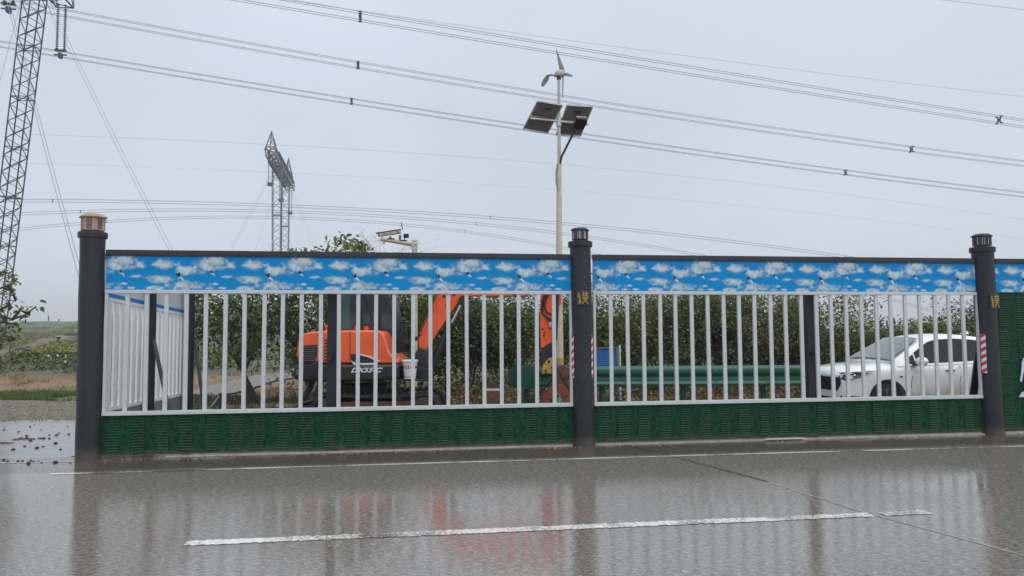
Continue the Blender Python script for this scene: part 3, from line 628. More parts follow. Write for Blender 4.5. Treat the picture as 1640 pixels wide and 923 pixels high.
# ---- return fence going back from the left post
RA = Vector((-5.30, 9.62, 0)); RB = Vector((-6.06, 13.9, 0)); RDv = (RB - RA); RL = RDv.length; RD = RDv.normalized(); RN = Vector((-RD.y, RD.x, 0)); RSL = -.026
def rp(s_, z, n=0.): return RA + RD * s_ + RN * n + Vector((0, 0, z + RSL * s_))
def rbox(mb, s0, s1, z0, z1, n0, n1):
    return mb.prism([rp(s0, z0, n0), rp(s1, z0, n0), rp(s1, z1, n0), rp(s0, z1, n0)], RN * (n1 - n0))
def return_panel(s0, s1, label):
    t = thing('side_fence', label, 'fence panel', rp((s0 + s1) / 2, 0), 'side fence panels by the gateway')
    rbox(MB(), s0, s1, ZB1, ZT, -.03, .03).build('top_beam', M['beam'], t)
    rbox(MB(), s0, s1, ZR1 + .002, ZB1 - .002, -.01, .012).build('banner_backing', M['banner_back'], t)
    rbox(MB(), s0, s1, ZR1 - .055, ZR1, -.017, .017).build('blue_trim', M['blue'], t)
    rbox(MB(), s0, s1, ZR0 - .06, ZR1 - .058, -.02, .02).build('top_rail', M['white_side_lit'], t)
    rbox(MB(), s0, s1, ZL0, ZL1, -.02, .02).build('bottom_rail', M['white_side_lit'], t)
    me = rbox(MB(), 0, .135, ZL1 + .002, ZR0 - .062, -.015, .015).mesh('picket', M['white_side_lit'], rp(0, 0))
    n = int((s1 - s0) / .215)
    for i in range(n): inst(me, 'picket', t, rp(s0 + .03 + (s1 - s0 - .17) * i / (n - 1), 0))
    rbox(MB(), s0, s1, .03, ZL0 - .002, -.012, .012).build('lower_panel', M['steel'], t)
    mb = MB()
    for i in range(int((s1 - s0) / .2)): rbox(mb, s0 + .1 + i * .2, s0 + .125 + i * .2, .04, ZL0 - .01, -.022, -.0125)
    mb.build('panel_rib', M['steel'], t)
return_panel(0.02, 1.95, 'near white side fence panel seen edge-on behind the left post')
return_panel(2.08, 4.2, 'far white side fence panel ending at the dark square post')
def rpost(u, Y, w_, label, brace):
    p = at(u, 560, Y); z = -.1; t = thing('side_fence_post', label, 'fence post', (p.x, p.y, z), 'square dark posts of the side fence')
    MB().box((p.x, p.y, 1.2), (w_, w_, 2.75)).build('upright', M['charcoal'], t, bevel=.006)
    if brace:
        (u0, v0, Y0), (u1, v1, Y1) = brace
        MB().bar(at(u0, v0, Y0), at(u1, v1, Y1), .045, .045).build('brace', M['charcoal'], t)
rpost(240.5, 11.45, .115, 'near dark square post of the side fence with a leaning brace', ((246, 545, 11.4), (273, 668, 10.9)))
rpost(303, 13.6, .13, 'far dark square post closing the side fence', ((312, 545, 13.5), (329, 672, 13.1)))

# silhouette cut-out on the green panel (standing figure on a mound base)
def cutout():
    u0 = 1634.; base = fp(s_of(1645, 600), 0, -.03); sc_ = .0092
    pts = [(-19, 636), (-14, 629), (-8, 627), (-6, 612), (-7, 600), (-8, 592), (-11, 604), (-13, 612), (-16, 610), (-13, 596), (-11, 580), (-8, 574), (-3, 572), (-4, 567), (-1, 563), (3, 564), (4, 570), (2, 573), (8, 576), (11, 590), (14, 608), (11, 609), (7, 592), (6, 610), (6, 627), (16, 630), (24, 637)]
    P = []
    for du, v in pts:
        q = at(1640 + du, v, base.y); P.append(Vector((base.x + FD.x * du * sc_, base.y + FD.y * du * sc_, q.z)))
    MB().prism(P, FN * .012).build('figure_cutout', M['lav'], label='pale lavender cut-out of a standing figure on the solid green panel', cat='cutout')
cutout()

# ================================================================ EXCAVATOR
def px(poly, Y): return [at(u, v, Y) for u, v in poly]
def excavator():
    Y0, Y1 = 13.75, 15.45; zg = T(-2.6, 14.5)
    t = thing('excavator', 'orange and black mini excavator parked on tracks behind the left fence panel', 'excavator', (-2.75, 14.6, zg))
    def slab(name, poly, Ya, Yb, m, par=t, bevel=.02, smooth=True, **kw):
        P = px(poly, Ya); return MB().prism(P, (0, Yb - Ya, 0)).build(name, m, par, smooth=smooth, bevel=bevel, **kw)
    # engine hood, rounded counterweight tail
    hood = slab('hood', [(478, 582), (474, 568), (476, 552), (479, 541), (485, 535), (497, 531.5), (520, 530), (545, 529.5), (580, 529), (606, 529.5), (612, 532), (617, 541), (621, 556), (625, 566), (631, 572), (638, 577), (639, 583)], Y0, Y1, M['orange'], bevel=.05)
    slab('hood_corner', [(479, 548), (480, 541.5), (485.5, 536), (486, 548)], Y0 - .006, Y0 + .3, M['orange_pale'], hood, bevel=.004)
    g = slab('grille', [(478, 580), (482, 554), (508, 552), (508, 568), (504, 581)], Y0 - .012, Y0 + .06, M['black'], hood, bevel=.006)
    mb = MB()
    for k in range(7):
        a = at(481 - k * .4, 557 + k * 3.5, Y0 - .028); b = at(506 - k * .3, 555.5 + k * 3.6, Y0 - .028); mb.bar(a, b, .02, .014)
    mb.build('grille_slat', M['cladding'], g)
    for k in range(7):
        a = at(521.5, 545 + k * 5.3, Y0 - .004); MB().box(a, (.05, .012, .03)).build('vent_slot', M['dark'], hood)
    for u in (560.5, 601): MB().bar(at(u, 533, Y0 - .002), at(u, 582, Y0 - .002), .008, .012).build('panel_seam', M['dark'], hood)
    slab('badge_panel', [(562, 567), (577, 567.5), (592, 572), (604, 578), (603, 580.5), (568, 581), (562, 576)], Y0 - .012, Y0 + .01, M['black'], hood, bevel=0, smooth=False)
    slab('badge_edge', [(577, 567), (592, 570.5), (609, 578.5), (604, 580), (592, 573), (577, 569)], Y0 - .018, Y0 - .004, M['paper'], hood, bevel=0, smooth=False)
    slab('badge_edge', [(562, 578), (570, 582), (604, 581.4), (605, 584), (567, 584.5)], Y0 - .018, Y0 - .004, M['paper'], hood, bevel=0, smooth=False)
    sk = slab('skirt', [(470, 597), (472, 589), (480, 583.5), (639.5, 583.5), (640, 607), (600, 611), (540, 611.5), (487, 612), (475, 608)], Y0 - .03, Y1 + .03, M['black'], bevel=.05)
    slab('tail_bumper', [(468, 600), (473, 587), (497, 583), (512, 575), (515, 575), (515, 606), (480, 611), (471, 607)], Y0 - .06, Y0 + .4, M['dark'], bevel=.03)
    slab('tail_light', [(473, 600), (475, 592), (487, 593), (484, 603)], Y0 - .075, Y0 - .05, M['cladding'], sk, bevel=.004)
    # lettering
    f = bpy.data.curves.new('model_text', 'FONT'); f.body = 'DX55-C'; f.size = .135; f.extrude = .004; f.shear = .45; f.space_character = 1.05
    fo = bpy.data.objects.new('model_text', f); COL.objects.link(fo); fo.parent = sk; p = at(561.5, 596.5, Y0 - .036); fo.location = p - wloc(t); fo.rotation_euler = (R(90), 0, 0); fo.scale = (1.12, .85, 1); f.materials.append(M['paper'])
    f.offset = .004; bpy.context.view_layer.update(); me = bpy.data.meshes.new_from_object(fo); mw = (fo.location.copy(), fo.rotation_euler.copy(), fo.scale.copy()); bpy.data.objects.remove(fo)
    fo = bpy.data.objects.new('model_lettering', me); COL.objects.link(fo); fo.parent = sk; fo.location, fo.rotation_euler, fo.scale = mw
    # fuel cap, exhaust stub, handrail on top
    slab('filler_box', [(568, 530), (568, 518.5), (575, 518.5), (575, 530)], Y0 + .15, Y0 + .35, M['orange'], bevel=.01)
    slab('filler_box', [(583, 530), (583, 522), (590, 522), (590, 530)], Y0 + .15, Y0 + .35, M['orange'], bevel=.01)
    slab('deck_plate', [(566, 519.5), (566, 517.5), (597, 519.5), (597, 521.5)], Y0 + .12, Y0 + .4, M['black'], bevel=.002)
    mb = MB(); mb.tube([at(523, 530, Y0 + .3), at(523, 524, Y0 + .3), at(526, 522, Y0 + .3)], .035, 8); mb.build('muffler', M['orange'], t, smooth=True)
    # cab
    cy, cyb = Y0 + .75, Y1 - .02
    cab = slab('cab', [(524, 532), (524, 500), (523, 470), (526, 450), (532, 446), (606, 446), (619, 462), (628, 487), (633, 510), (635, 545), (638, 578), (560, 578)], cy, cyb, M['black'], bevel=.03)
    slab('cab_window', [(529, 526), (529, 474), (531, 456), (576, 456), (576, 528), (560, 530)], cy - .012, cy + .02, M['cabglass'], cab, bevel=.003)
    slab('cab_window', [(581, 527), (581, 456), (604, 456), (606, 470), (606, 527)], cy - .012, cy + .02, M['cabglass'], cab, bevel=.003)
    slab('cab_window', [(611, 527), (611, 466), (616, 472), (622, 490), (627, 512), (629, 528)], cy - .012, cy + .02, M['cabglass'], cab, bevel=.003)
    mb = MB(); mb.bar(at(584, 476, cy - .02), at(600, 524, cy - .02), .03, .012); mb.build('wiper', M['dark'], cab)
    slab('green_tint_strip', [(548, 527), (548, 470), (560, 470), (560, 527)], cy - .018, cy - .01, mat('green_glass', (.04, .09, .07), .1, coat=.5), cab, bevel=0, smooth=False)
    slab('roof', [(522, 447), (524, 440), (604, 440), (609, 447)], cy - .04, cyb + .03, M['black'], cab, bevel=.02)
    mb = MB(); mb.tube([at(632, 482, cy + .1), at(630, 475, cy + .05), at(633, 470, cy)], .012, 6); mb.build('mirror_arm', M['dark'], cab)
    MB().box(at(630, 474, cy), (.11, .03, .16)).build('mirror', M['dark'], cab, bevel=.02)
    # seat, back inside is hidden by dark glass; control lever box in front
    # undercarriage
    zt, zb = .50 + zg, zg; mb = MB()
    MB().lathe([(.42, 0), (.42, .16)], Vector((-2.85, 14.6, zg + .52)), 24).build('slew_ring', M['mudrust'], t, smooth=True)
    MB().box((-2.85, 14.6, zg + .40), (1.3, 1.0, .26)).build('track_frame', M['mudrust'], t, bevel=.03)
    xl, xr = at(500, 640, Y0).x, at(702, 640, Y0).x; r = .27
    for yy, nm in ((Y0 - .0, 0), (Y1 - .35, 1)):
        prof = []
        n = 14
        for i in range(n + 1): a = math.pi / 2 - math.pi * i / n; prof.append((xr - r + r * math.cos(a), zg + .02 + r + r * math.sin(a)))
        for i in range(n + 1): a = -math.pi / 2 - math.pi * i / n; prof.append((xl + r + r * math.cos(a), zg + .02 + r + r * math.sin(a)))
        # sag of the upper run
        up = [(xl + r + (xr - xl - 2 * r) * k / 10, zg + .02 + 2 * r - .035 * math.sin(math.pi * k / 10)) for k in range(1, 10)]
        loop = prof + up; pts = [Vector((x, yy, z)) for x, z in loop]; mb = MB(); cx_ = sum(p.x for p in pts) / len(pts); cz_ = zg + .02 + r
        inn = []
        for p in pts:
            d = Vector((p.x - max(xl + r, min(xr - r, p.x)), 0, p.z - cz_)); inn.append(p - d.normalized() * .05)
        N = len(pts); V = [*pts, *inn, *[p + Vector((0, .34, 0)) for p in pts], *[p + Vector((0, .34, 0)) for p in inn]]
        F = []
        for i in range(N):
            j = (i + 1) % N; F += [(i, j, 2 * N + j, 2 * N + i), (N + i, 3 * N + i, 3 * N + j, N + j), (i, N + i, N + j, j), (2 * N + i, 2 * N + j, 3 * N + j, 3 * N + i)]
        mb.add(V, F); tr = mb.build('track', M['rubber'], t, smooth=True)
        # cleats
        per = [(pts[(i + 1) % N] - pts[i]).length for i in range(N)]; tot = sum(per); nc = 44; mc = MB()
        for k in range(nc):
            s_ = tot * k / nc; i = 0
            while s_ > per[i]: s_ -= per[i]; i += 1
            p = pts[i].lerp(pts[(i + 1) % N], s_ / per[i]); d = (pts[(i + 1) % N] - pts[i]).normalized(); nn = Vector((p.x - max(xl + r, min(xr - r, p.x)), 0, p.z - cz_)).normalized()
            mc.box(p + nn * .012 + Vector((0, .17, 0)), (.045, .34, .03), (d, Vector((0, 1, 0)), nn))
        mc.build('track_cleats', M['rubber'], tr)
        for xx, rr_ in ((xl + r, .19), (xr - r, .20)):
            mb = MB(); mb.tube([Vector((xx, yy + .01, cz_)), Vector((xx, yy + .30, cz_))], rr_, 20); mb.tube([Vector((xx, yy - .012, cz_)), Vector((xx, yy + .02, cz_))], rr_ * .45, 14); mb.build('idler_wheel', M['mudrust'], t, smooth=True)
        for k in range(4):
            xx = xl + r + (xr - xl - 2 * r) * (k + .5) / 4; mb = MB(); mb.tube([Vector((xx, yy + .04, zg + .14)), Vector((xx, yy + .28, zg + .14))], .085, 14); mb.build('track_roller', M['mudrust'], t, smooth=True)
        MB().prism([(xl + r, yy + .05, zg + .17), (xr - r, yy + .05, zg + .17), (xr - r - .1, yy + .05, zg + .42), (xl + r + .1, yy + .05, zg + .40)], (0, .2, 0)).build('side_frame', M['rust'], t, bevel=.01)
    # dozer blade at the tail end
    xb = at(468, 640, Y0 + .2).x
    MB().prism([(xb - .10, Y0 - .05, zg + .02), (xb + .06, Y0 - .05, zg + .03), (xb + .0, Y0 - .05, zg + .16), (xb + .07, Y0 - .05, zg + .32), (xb - .03, Y0 - .05, zg + .33), (xb - .12, Y0 - .05, zg + .17)], (0, 1.8, 0)).build('dozer_blade', M['rust'], t, bevel=.008)
    for yy in (Y0 + .45, Y1 - .5): MB().bar((xb, yy, zg + .2), (xl + .5, yy, zg + .36), .12, .14).build('blade_arm', M['mudrust'], t, bevel=.01)
    mb = MB(); mb.tube([at(486, 640, Y0 + .3), at(500, 612, Y0 + .5)], .055, 10); mb.build('blade_cylinder', M['mudrust'], t, smooth=True)
    # boom
    yb = 14.42; B = .26
    slab('boom_foot', [(655, 583), (664, 566), (671, 556), (683, 560), (686, 585), (688, 606), (655, 606)], yb - .2, yb + .4, M['black'], bevel=.02)
    boom = slab('boom', [(671, 559), (669.5, 545), (690, 498), (704, 468), (722, 448), (742, 437), (770, 432), (850, 426), (886, 428), (896, 438), (894, 449), (880, 458), (840, 474.6), (800, 474.8), (757, 474.2), (744, 477), (735, 484), (725, 497), (683, 560)], yb, yb + B, M['orange'], bevel=.012)
    slab('boom_pipe', [(671, 534), (699, 472), (701, 473), (673, 536)], yb - .03, yb, M['redo'], boom, bevel=0)
    slab('boom_pipe', [(674, 535), (703, 470), (705, 471), (676, 537)], yb - .03, yb, M['orange'], boom, bevel=0)
    for (u, v) in ((711, 475), (716, 489), (824, 471), (727, 472)):
        mb = MB(); c = at(u, v, yb); mb.tube([c + Vector((0, -.008, 0)), c + Vector((0, .01, 0))], .035, 9); mb.build('paint_chip', M['black'], boom)
    mb = MB(); mb.tube([at(742, 482, yb - .05), at(742, 482, yb + B + .05)], .10, 16); mb.build('boom_pin', M['black'], t, smooth=True)
    cb = MB(); cb.tube([at(690, 594, yb + .1), at(722, 521, yb + .06)], .082, 14); cb.tube([at(721, 523, yb + .06), at(724, 517, yb + .06)], .095, 14); cyl = cb.build('boom_cylinder', M['black'], t, smooth=True)
    mb = MB(); mb.tube([at(722, 521, yb + .06), at(741, 483, yb + .06)], .032, 10); mb.build('cylinder_rod', M['chrome'], cyl, smooth=True)
    # arm
    ya = 14.46
    arm = slab('arm', [(864, 445), (872, 425), (896, 432), (899, 470), (899.5, 487), (893, 492), (889, 515), (884, 548), (874, 556), (866, 558.5), (865, 520), (866, 470)], ya, ya + .22, M['orange'], bevel=.012)
    for P_ in ([(872, 471), (869, 480), (867, 495), (870, 503), (878, 509), (885, 513), (884, 520)], [(880, 470), (874, 480), (872, 492), (876, 500), (889, 506)], [(876, 468), (871, 486), (868, 500), (873, 506), (882, 516)]):
        mb = MB(); mb.tube([at(u, v, ya - .03) for u, v in P_], .017, 6); mb.build('hydraulic_hose', M['dark'], arm, smooth=True)
    MB().box(at(883, 521, ya - .03), (.10, .06, .10)).build('hose_coupling', M['alloy'], arm, bevel=.01)
    for (u, v) in ((869, 527), (872, 533), (871, 538)):
        mb = MB(); c = at(u, v, ya); mb.tube([c + Vector((0, -.006, 0)), c + Vector((0, .01, 0))], .022, 8); mb.build('paint_chip', M['black'], arm)
    mb = MB(); mb.tube([at(892, 468, ya - .02), at(888, 545, ya + .02)], [.05, .055], 12); mb.build('bucket_cylinder', M['black'], arm, smooth=True)
    slab('linkage', [(868, 562), (874, 553), (888, 545), (890, 560), (883, 572), (876, 590), (868, 596), (865, 580)], ya - .01, ya + .23, M['black'], bevel=.01)
    slab('coupler', [(867, 592), (871, 583), (880, 573), (887, 575), (888, 596), (884, 600), (876, 598), (868, 600)], ya - .05, ya + .27, M['yellow'], bevel=.012)
    for (u, v, r_) in ((879, 579, .030), (874, 593, .022), (884, 589, .018)):
        mb = MB(); c = at(u, v, ya - .05); mb.tube([c + Vector((0, -.02, 0)), c + Vector((0, .34, 0))], r_, 12); mb.build('coupler_pin', M['mudrust'], t, smooth=True)
    # bucket (rusty, teeth down) and red-orange tine
    bk = slab('bucket', [(886, 586), (897, 584), (920, 590), (932, 600), (936, 622), (928, 645), (908, 655), (902, 640), (893, 622), (885, 606)], ya - .22, ya + .40, M['rust'], bevel=.015)
    slab('bucket_rib', [(893, 592), (896, 591), (914, 622), (911, 623)], ya - .245, ya - .22, M['mudrust'], bk, bevel=.003)
    slab('bucket_rib', [(903, 607), (915, 598), (916, 600), (904, 609)], ya - .245, ya - .22, M['mudrust'], bk, bevel=.003)
    tine = [(866, 650), (868, 638), (874, 626), (884, 618), (898, 616), (908, 622), (914, 634), (915, 652), (903, 652), (902, 638), (894, 629), (884, 631), (879, 640), (878, 652)]
    slab('tine', tine, ya - .30, ya - .24, M['redo'], bevel=.008); slab('tine', tine, ya + .42, ya + .48, M['redo'], bevel=.008)
    for k in range(6):
        P_ = [(846 + k * 3, 652), (848 + k * 2.6, 640), (858 + k * 2, 629 - k), (872 + k, 622 - k * 1.5), (888, 606 - k)]
        mb = MB(); mb.tube([at(u, v, ya - .32 - .01 * k) for u, v in P_], .014, 6); mb.build('hydraulic_hose', M['dark'], t, smooth=True)
    # hoses at the boom foot
    for k, P_ in enumerate(([(655, 572), (647, 566), (645, 558), (648, 550), (656, 545), (668, 540)], [(657, 571), (650, 565), (648, 557), (651, 551), (659, 547), (669, 543)], [(690, 595), (684, 600), (676, 598)])):
        mb = MB(); mb.tube([at(u, v, yb - .1) for u, v in P_], .022, 8); mb.build('hydraulic_hose', M['dark'], t, smooth=True)
    MB().box(at(664, 608.5, Y0 + .15), (.62, .3, .03)).build('step_plate', M['black'], t, bevel=.004)
    MB().prism(px([(640, 607), (640, 584), (650, 583), (688, 592), (690, 606)], Y0 + .35), (0, .5, 0)).build('step_box', M['black'], t, bevel=.01)
    return t
excavator()
def pail():
    c = at(656.5, 606.6, 13.84); t = thing('paint_pail', 'white plastic pail with red print standing on the excavator step', 'pail', c)
    p = MB(); p.lathe([(.105, 0), (.135, .30), (.14, .30), (.14, .31)], c, 24); p.build('body', M['paper'], t, smooth=True)
    MB().lathe([(.148, .308), (.150, .335), (.14, .345), (.02, .347)], c, 24).build('lid', M['paper'], t, smooth=True)
    for z0, z1, mm in ((.19, .24, 'red'), (.03, .045, 'red')):
        r0 = .105 + .03 * z0 / .3 + .0025; r1 = .105 + .03 * z1 / .3 + .0025; mb = MB(); n = 24
        V = []
        for k in range(n): a = 2 * math.pi * k / n; V += [(c.x + r0 * math.cos(a), c.y + r0 * math.sin(a), c.z + z0), (c.x + r1 * math.cos(a), c.y + r1 * math.sin(a), c.z + z1)]
        mb.add(V, [(2 * k, (2 * k + 2) % (2 * n), (2 * k + 3) % (2 * n), 2 * k + 1) for k in range(n)]); mb.build('print_band', M[mm], t)
    mb = MB()
    for k in range(4):
        a = math.radians(-128 + k * 22); rr = .128; mb.box((c.x + rr * math.cos(a), c.y + rr * math.sin(a), c.z + .215), (.028, .008, .03), (Vector((-math.sin(a), math.cos(a), 0)), Vector((math.cos(a), math.sin(a), 0)), Vector((0, 0, 1))))
    mb.build('print_mark', M['paper'], t)
pail()

# ================================================================ CAR
def car():
    ang = R(8); zg = -.15; near = Vector((at(1423, 640, 14.75).x, 14.75, 0))      # front near wheel
    ax = Vector((math.cos(ang), math.sin(ang), 0)); an = Vector((-math.sin(ang), math.cos(ang), 0))
    W = .885; org = near - ax * .85 + an * W                                     # front bumper centreline
    t = thing('parked_car', 'white five-door car parked behind the middle fence panel', 'car', (org.x, org.y, zg), rotz=ang)
    WL[t.name] = Vector((0, 0, 0))
    def ev(o, name, m, parent, **kw):
        dg = bpy.context.evaluated_depsgraph_get(); me = bpy.data.meshes.new_from_object(o.evaluated_get(dg)); me.materials.clear(); me.materials.append(m)
        me.polygons.foreach_set('use_smooth', [True] * len(me.polygons)); me.set_sharp_from_angle(angle=R(40))
        bpy.data.objects.remove(o); n = bpy.data.objects.new(name, me); COL.objects.link(n); n.parent = parent; return props(n, **kw)
    # lower body: stations x -> (halfwidth, z_bottom, z_belt, z_centre_top)
    ST = [(-.00, .50, .34, .62, .66), (.03, .66, .22, .80, .86), (.14, .78, .19, .90, .955), (.35, .855, .18, .945, 1.00), (.62, .88, .19, .975, 1.035), (.95, .885, .2, .995, 1.065), (1.22, .885, .2, 1.01, 1.07), (1.6, .885, .2, 1.02, 1.05), (2.2, .885, .2, 1.04, 1.06), (2.9, .885, .2, 1.07, 1.08), (3.5, .88, .21, 1.10, 1.10), (3.95, .85, .24, 1.10, 1.12), (4.22, .76, .34, 1.05, 1.08), (4.30, .60, .45, .95, .98)]
    mb = MB(); K = None; V = []
    for x, hw, z0, zb, zc in ST:
        sec = [(0, z0), (.55 * hw, z0), (.90 * hw, z0 + .01), (.985 * hw, z0 + .12), (1.0 * hw, z0 + .25), (.985 * hw, z0 + (zb - z0) * .62), (.995 * hw, z0 + (zb - z0) * .74), (.965 * hw, zb - .05), (.90 * hw, zb), (.72 * hw, zb + (zc - zb) * .5), (.4 * hw, zb + (zc - zb) * .85), (0, zc)]
        full = [(-y, z) for y, z in sec] + [(y, z) for y, z in sec[1:-1]][::-1]; K = len(full)
        V += [(x, y, z) for y, z in full]
    n = len(ST); F = [(i * K + k, i * K + (k + 1) % K, (i + 1) * K + (k + 1) % K, (i + 1) * K + k) for i in range(n - 1) for k in range(K)]
    F += [tuple(range(K)), tuple((n - 1) * K + k for k in range(K))]
    mb.add(V, F); b = mb.build('body_tmp', M['carwhite'])
    s_ = b.modifiers.new('s', 'SUBSURF'); s_.levels = 2; s_.render_levels = 2
    cut = MB()
    for x in (.85, 3.46):
        cut.tube([Vector((x, -1.2, .335)), Vector((x, -.58, .335))], .385, 40); cut.tube([Vector((x, .58, .335)), Vector((x, 1.2, .335))], .385, 40)
    c = cut.build('cut_tmp', M['dark']); bo = b.modifiers.new('b', 'BOOLEAN'); bo.operation = 'DIFFERENCE'; bo.object = c; bo.solver = 'EXACT'
    bpy.context.view_layer.update(); body = ev(b, 'body', M['carwhite'], t); bpy.data.objects.remove(c)
    # dirt on the doors: mud film with its own edge
    m = M['carwhite']; nn = m.node_tree; bs = nn.nodes['Principled BSDF']; tcd = nn.nodes.new('ShaderNodeTexCoord'); sp = nn.nodes.new('ShaderNodeSeparateXYZ'); nn.links.new(tcd.outputs['Object'], sp.inputs[0])
    mr_ = nn.nodes.new('ShaderNodeMapRange'); mr_.inputs['From Min'].default_value = .80; mr_.inputs['From Max'].default_value = .42; mr_.inputs['To Max'].default_value = .85; nn.links.new(sp.outputs[2], mr_.inputs[0])
    mr2 = nn.nodes.new('ShaderNodeMapRange'); mr2.inputs['From Min'].default_value = 1.15; mr2.inputs['From Max'].default_value = 1.4; nn.links.new(sp.outputs[0], mr2.inputs[0])
    nz_ = nn.nodes.new('ShaderNodeTexNoise'); nz_.inputs['Scale'].default_value = 3; nn.links.new(tcd.outputs['Object'], nz_.inputs['Vector'])
    k1 = nn.nodes.new('ShaderNodeMath'); k1.operation = 'MULTIPLY'; nn.links.new(mr_.outputs[0], k1.inputs[0]); nn.links.new(mr2.outputs[0], k1.inputs[1])
    k2 = nn.nodes.new('ShaderNodeMath'); k2.operation = 'MULTIPLY'; nn.links.new(k1.outputs[0], k2.inputs[0]); nn.links.new(nz_.outputs[0], k2.inputs[1]); k2.use_clamp = True
    k3 = nn.nodes.new('ShaderNodeMath'); k3.operation = 'MULTIPLY'; k3.inputs[1].default_value = 1.5; k3.use_clamp = True; nn.links.new(k2.outputs[0], k3.inputs[0])
    mxd = nn.nodes.new('ShaderNodeMixRGB'); mxd.inputs[2].default_value = (.42, .31, .21, 1); nn.links.new(k3.outputs[0], mxd.inputs[0])
    src = bs.inputs['Base Color'].links[0].from_socket; nn.links.new(src, mxd.inputs[1]); nn.links.new(mxd.outputs[0], bs.inputs['Base Color'])
    # greenhouse
    top = [(1.02, 1.06), (1.25, 1.19), (1.5, 1.335), (1.72, 1.46), (1.85, 1.525), (2.1, 1.58), (2.5, 1.60), (2.9, 1.575), (3.2, 1.535), (3.5, 1.475), (3.85, 1.36), (4.1, 1.20), (4.2, 1.10)]
    def zt(x): return interp(x, top)
    def zbelt(x): return interp(x, [(1.0, 1.0), (2.2, 1.03), (3.5, 1.09), (4.3, 1.09)])
    def yside(x, z): return .835 - .10 * max(0, (x - 3.2)) - .50 * (z - zbelt(x)) * (1 - .12 * (z - zbelt(x)))
    V = []; xs = [1.0, 1.12, 1.25, 1.38, 1.5, 1.62, 1.75, 1.88, 2.0, 2.2, 2.5, 2.8, 3.1, 3.4, 3.6, 3.8, 3.95, 4.1, 4.2]
    for x in xs:
        T_ = zt(x); B_ = zbelt(x) - .03; h = T_ - B_; sec = [(yside(x, B_), B_)]
        for f in (.25, .5, .72, .86, .95): z = B_ + h * f; sec.append((yside(x, z), z))
        yt = yside(x, T_) - .02; sec += [(yt * .88, T_ + .004), (yt * .5, T_ + .02), (0, T_ + .026)]
        V += [(x, -y, z) for y, z in sec] + [(x, y, z) for y, z in sec[:-1]][::-1]
    K = 17; F = [(i * K + k, i * K + k + 1, (i + 1) * K + k + 1, (i + 1) * K + k) for i in range(len(xs) - 1) for k in range(K - 1)]
    F += [tuple(range(K)), tuple((len(xs) - 1) * K + k for k in range(K))]
    mb = MB().add(V, F); o = mb.build('gh_tmp', M['carwhite']); q = o.modifiers.new('s', 'SUBSURF'); q.levels = 1; q.render_levels = 1; bpy.context.view_layer.update(); ev(o, 'roof', M['carwhite'], t)
    # windscreen laid on the raked front
    V = []; nx, ny = 10, 13
    for i in range(nx):
        x = 1.05 + (1.80 - 1.05) * i / (nx - 1)
        for j in range(ny):
            T_ = zt(x); f = -1 + 2 * j / (ny - 1); yt = (yside(x, T_) - .02) * .93; y = f * yt
            V.append((x - .03, y, T_ + .026 - .024 * abs(f) ** 2.2 + .026))
    ws = MB().add(V, [(i * ny + j, i * ny + j + 1, (i + 1) * ny + j + 1, (i + 1) * ny + j) for i in range(nx - 1) for j in range(ny - 1)]); ws.build('windscreen', M['screen'], t, smooth='all')
    V = []
    for i in range(nx):
        x = 3.62 + .52 * i / (nx - 1)
        for j in range(ny):
            T_ = zt(x); f = -1 + 2 * j / (ny - 1); V.append((x + .01, f * (yside(x, T_) - .02) * .88, T_ + .026 - .024 * abs(f) ** 2.2 + .014))
    MB().add(V, [(i * ny + j, i * ny + j + 1, (i + 1) * ny + j + 1, (i + 1) * ny + j) for i in range(nx - 1) for j in range(ny - 1)]).build('rear_window', M['carglass'], t, smooth='all')
    # side windows: strips between belt and a line below the roof
    def window(x0, x1, lo, hi, side, name='side_window'):
        V = []; N = 16
        for i in range(N + 1):
            x = x0 + (x1 - x0) * i / N; a = lo(x); b_ = max(a + .004, hi(x))
            for k in range(6): z = a + (b_ - a) * k / 5; V.append((x, side * (yside(x, z) + .007), z))
        MB().add(V, [(i * 6 + k, i * 6 + k + 1, (i + 1) * 6 + k + 1, (i + 1) * 6 + k) for i in range(N) for k in range(5)]).build(name, M['carglass'], t, smooth='all')
    lo = lambda x: zbelt(x) + .015
    hi = lambda x: min(zt(x - .10) - .055, zt(x) - .085, 1.515)
    for sd in (-1, 1):
        window(1.30, 1.50, lo, lambda x: hi(x) - .01, sd, 'quarter_window'); window(1.53, 2.36, lo, hi, sd); window(2.45, 3.18, lo, hi, sd)
        window(3.22, 3.72, lo, lambda x: hi(x) - .30 * max(0, (x - 3.3)), sd, 'quarter_window')
        window(2.36, 2.45, lo, hi, sd, 'pillar_trim')
        # seams, handles, mirrors, cladding
        def yb(x): return .885
        for x in (1.36, 2.41, 3.28):
            P_ = [(x + (.03 if k > 3 else 0) , sd * (.878 if k < 5 else .86), .32 + .11 * k) for k in range(7)]
            mb = MB(); mb.tube(P_, .0055, 4); mb.build('door_seam', M['dark'], t)
        for x in (2.22, 3.10):
            h_ = MB(); h_.tube([(x - .1, sd * .875, .90), (x - .07, sd * .905, .905), (x + .07, sd * .905, .91), (x + .1, sd * .875, .915)], .016, 8); h_.build('door_handle', M['carwhite'], t, smooth=True)
            MB().box((x + .0, sd * .875, .885), (.17, .012, .03)).build('handle_recess', M['dark'], t)
        mm = MB(); mm.lathe([(.01, -.08), (.07, -.07), (.095, -.02), (.09, .04), (.05, .075), (.01, .085)], n=14); mm.v = [(1.50 + z_ * 1.2, sd * (1.02 + y_ * 1.3), 1.075 + x_ * .95) for x_, y_, z_ in mm.v]; mm.build('mirror', M['carwhite'], t, smooth='all')
        MB().bar((1.45, sd * .83, 1.02), (1.49, sd * .95, 1.01), .09, .035).build('mirror_mount', M['dark'], t, bevel=.008)
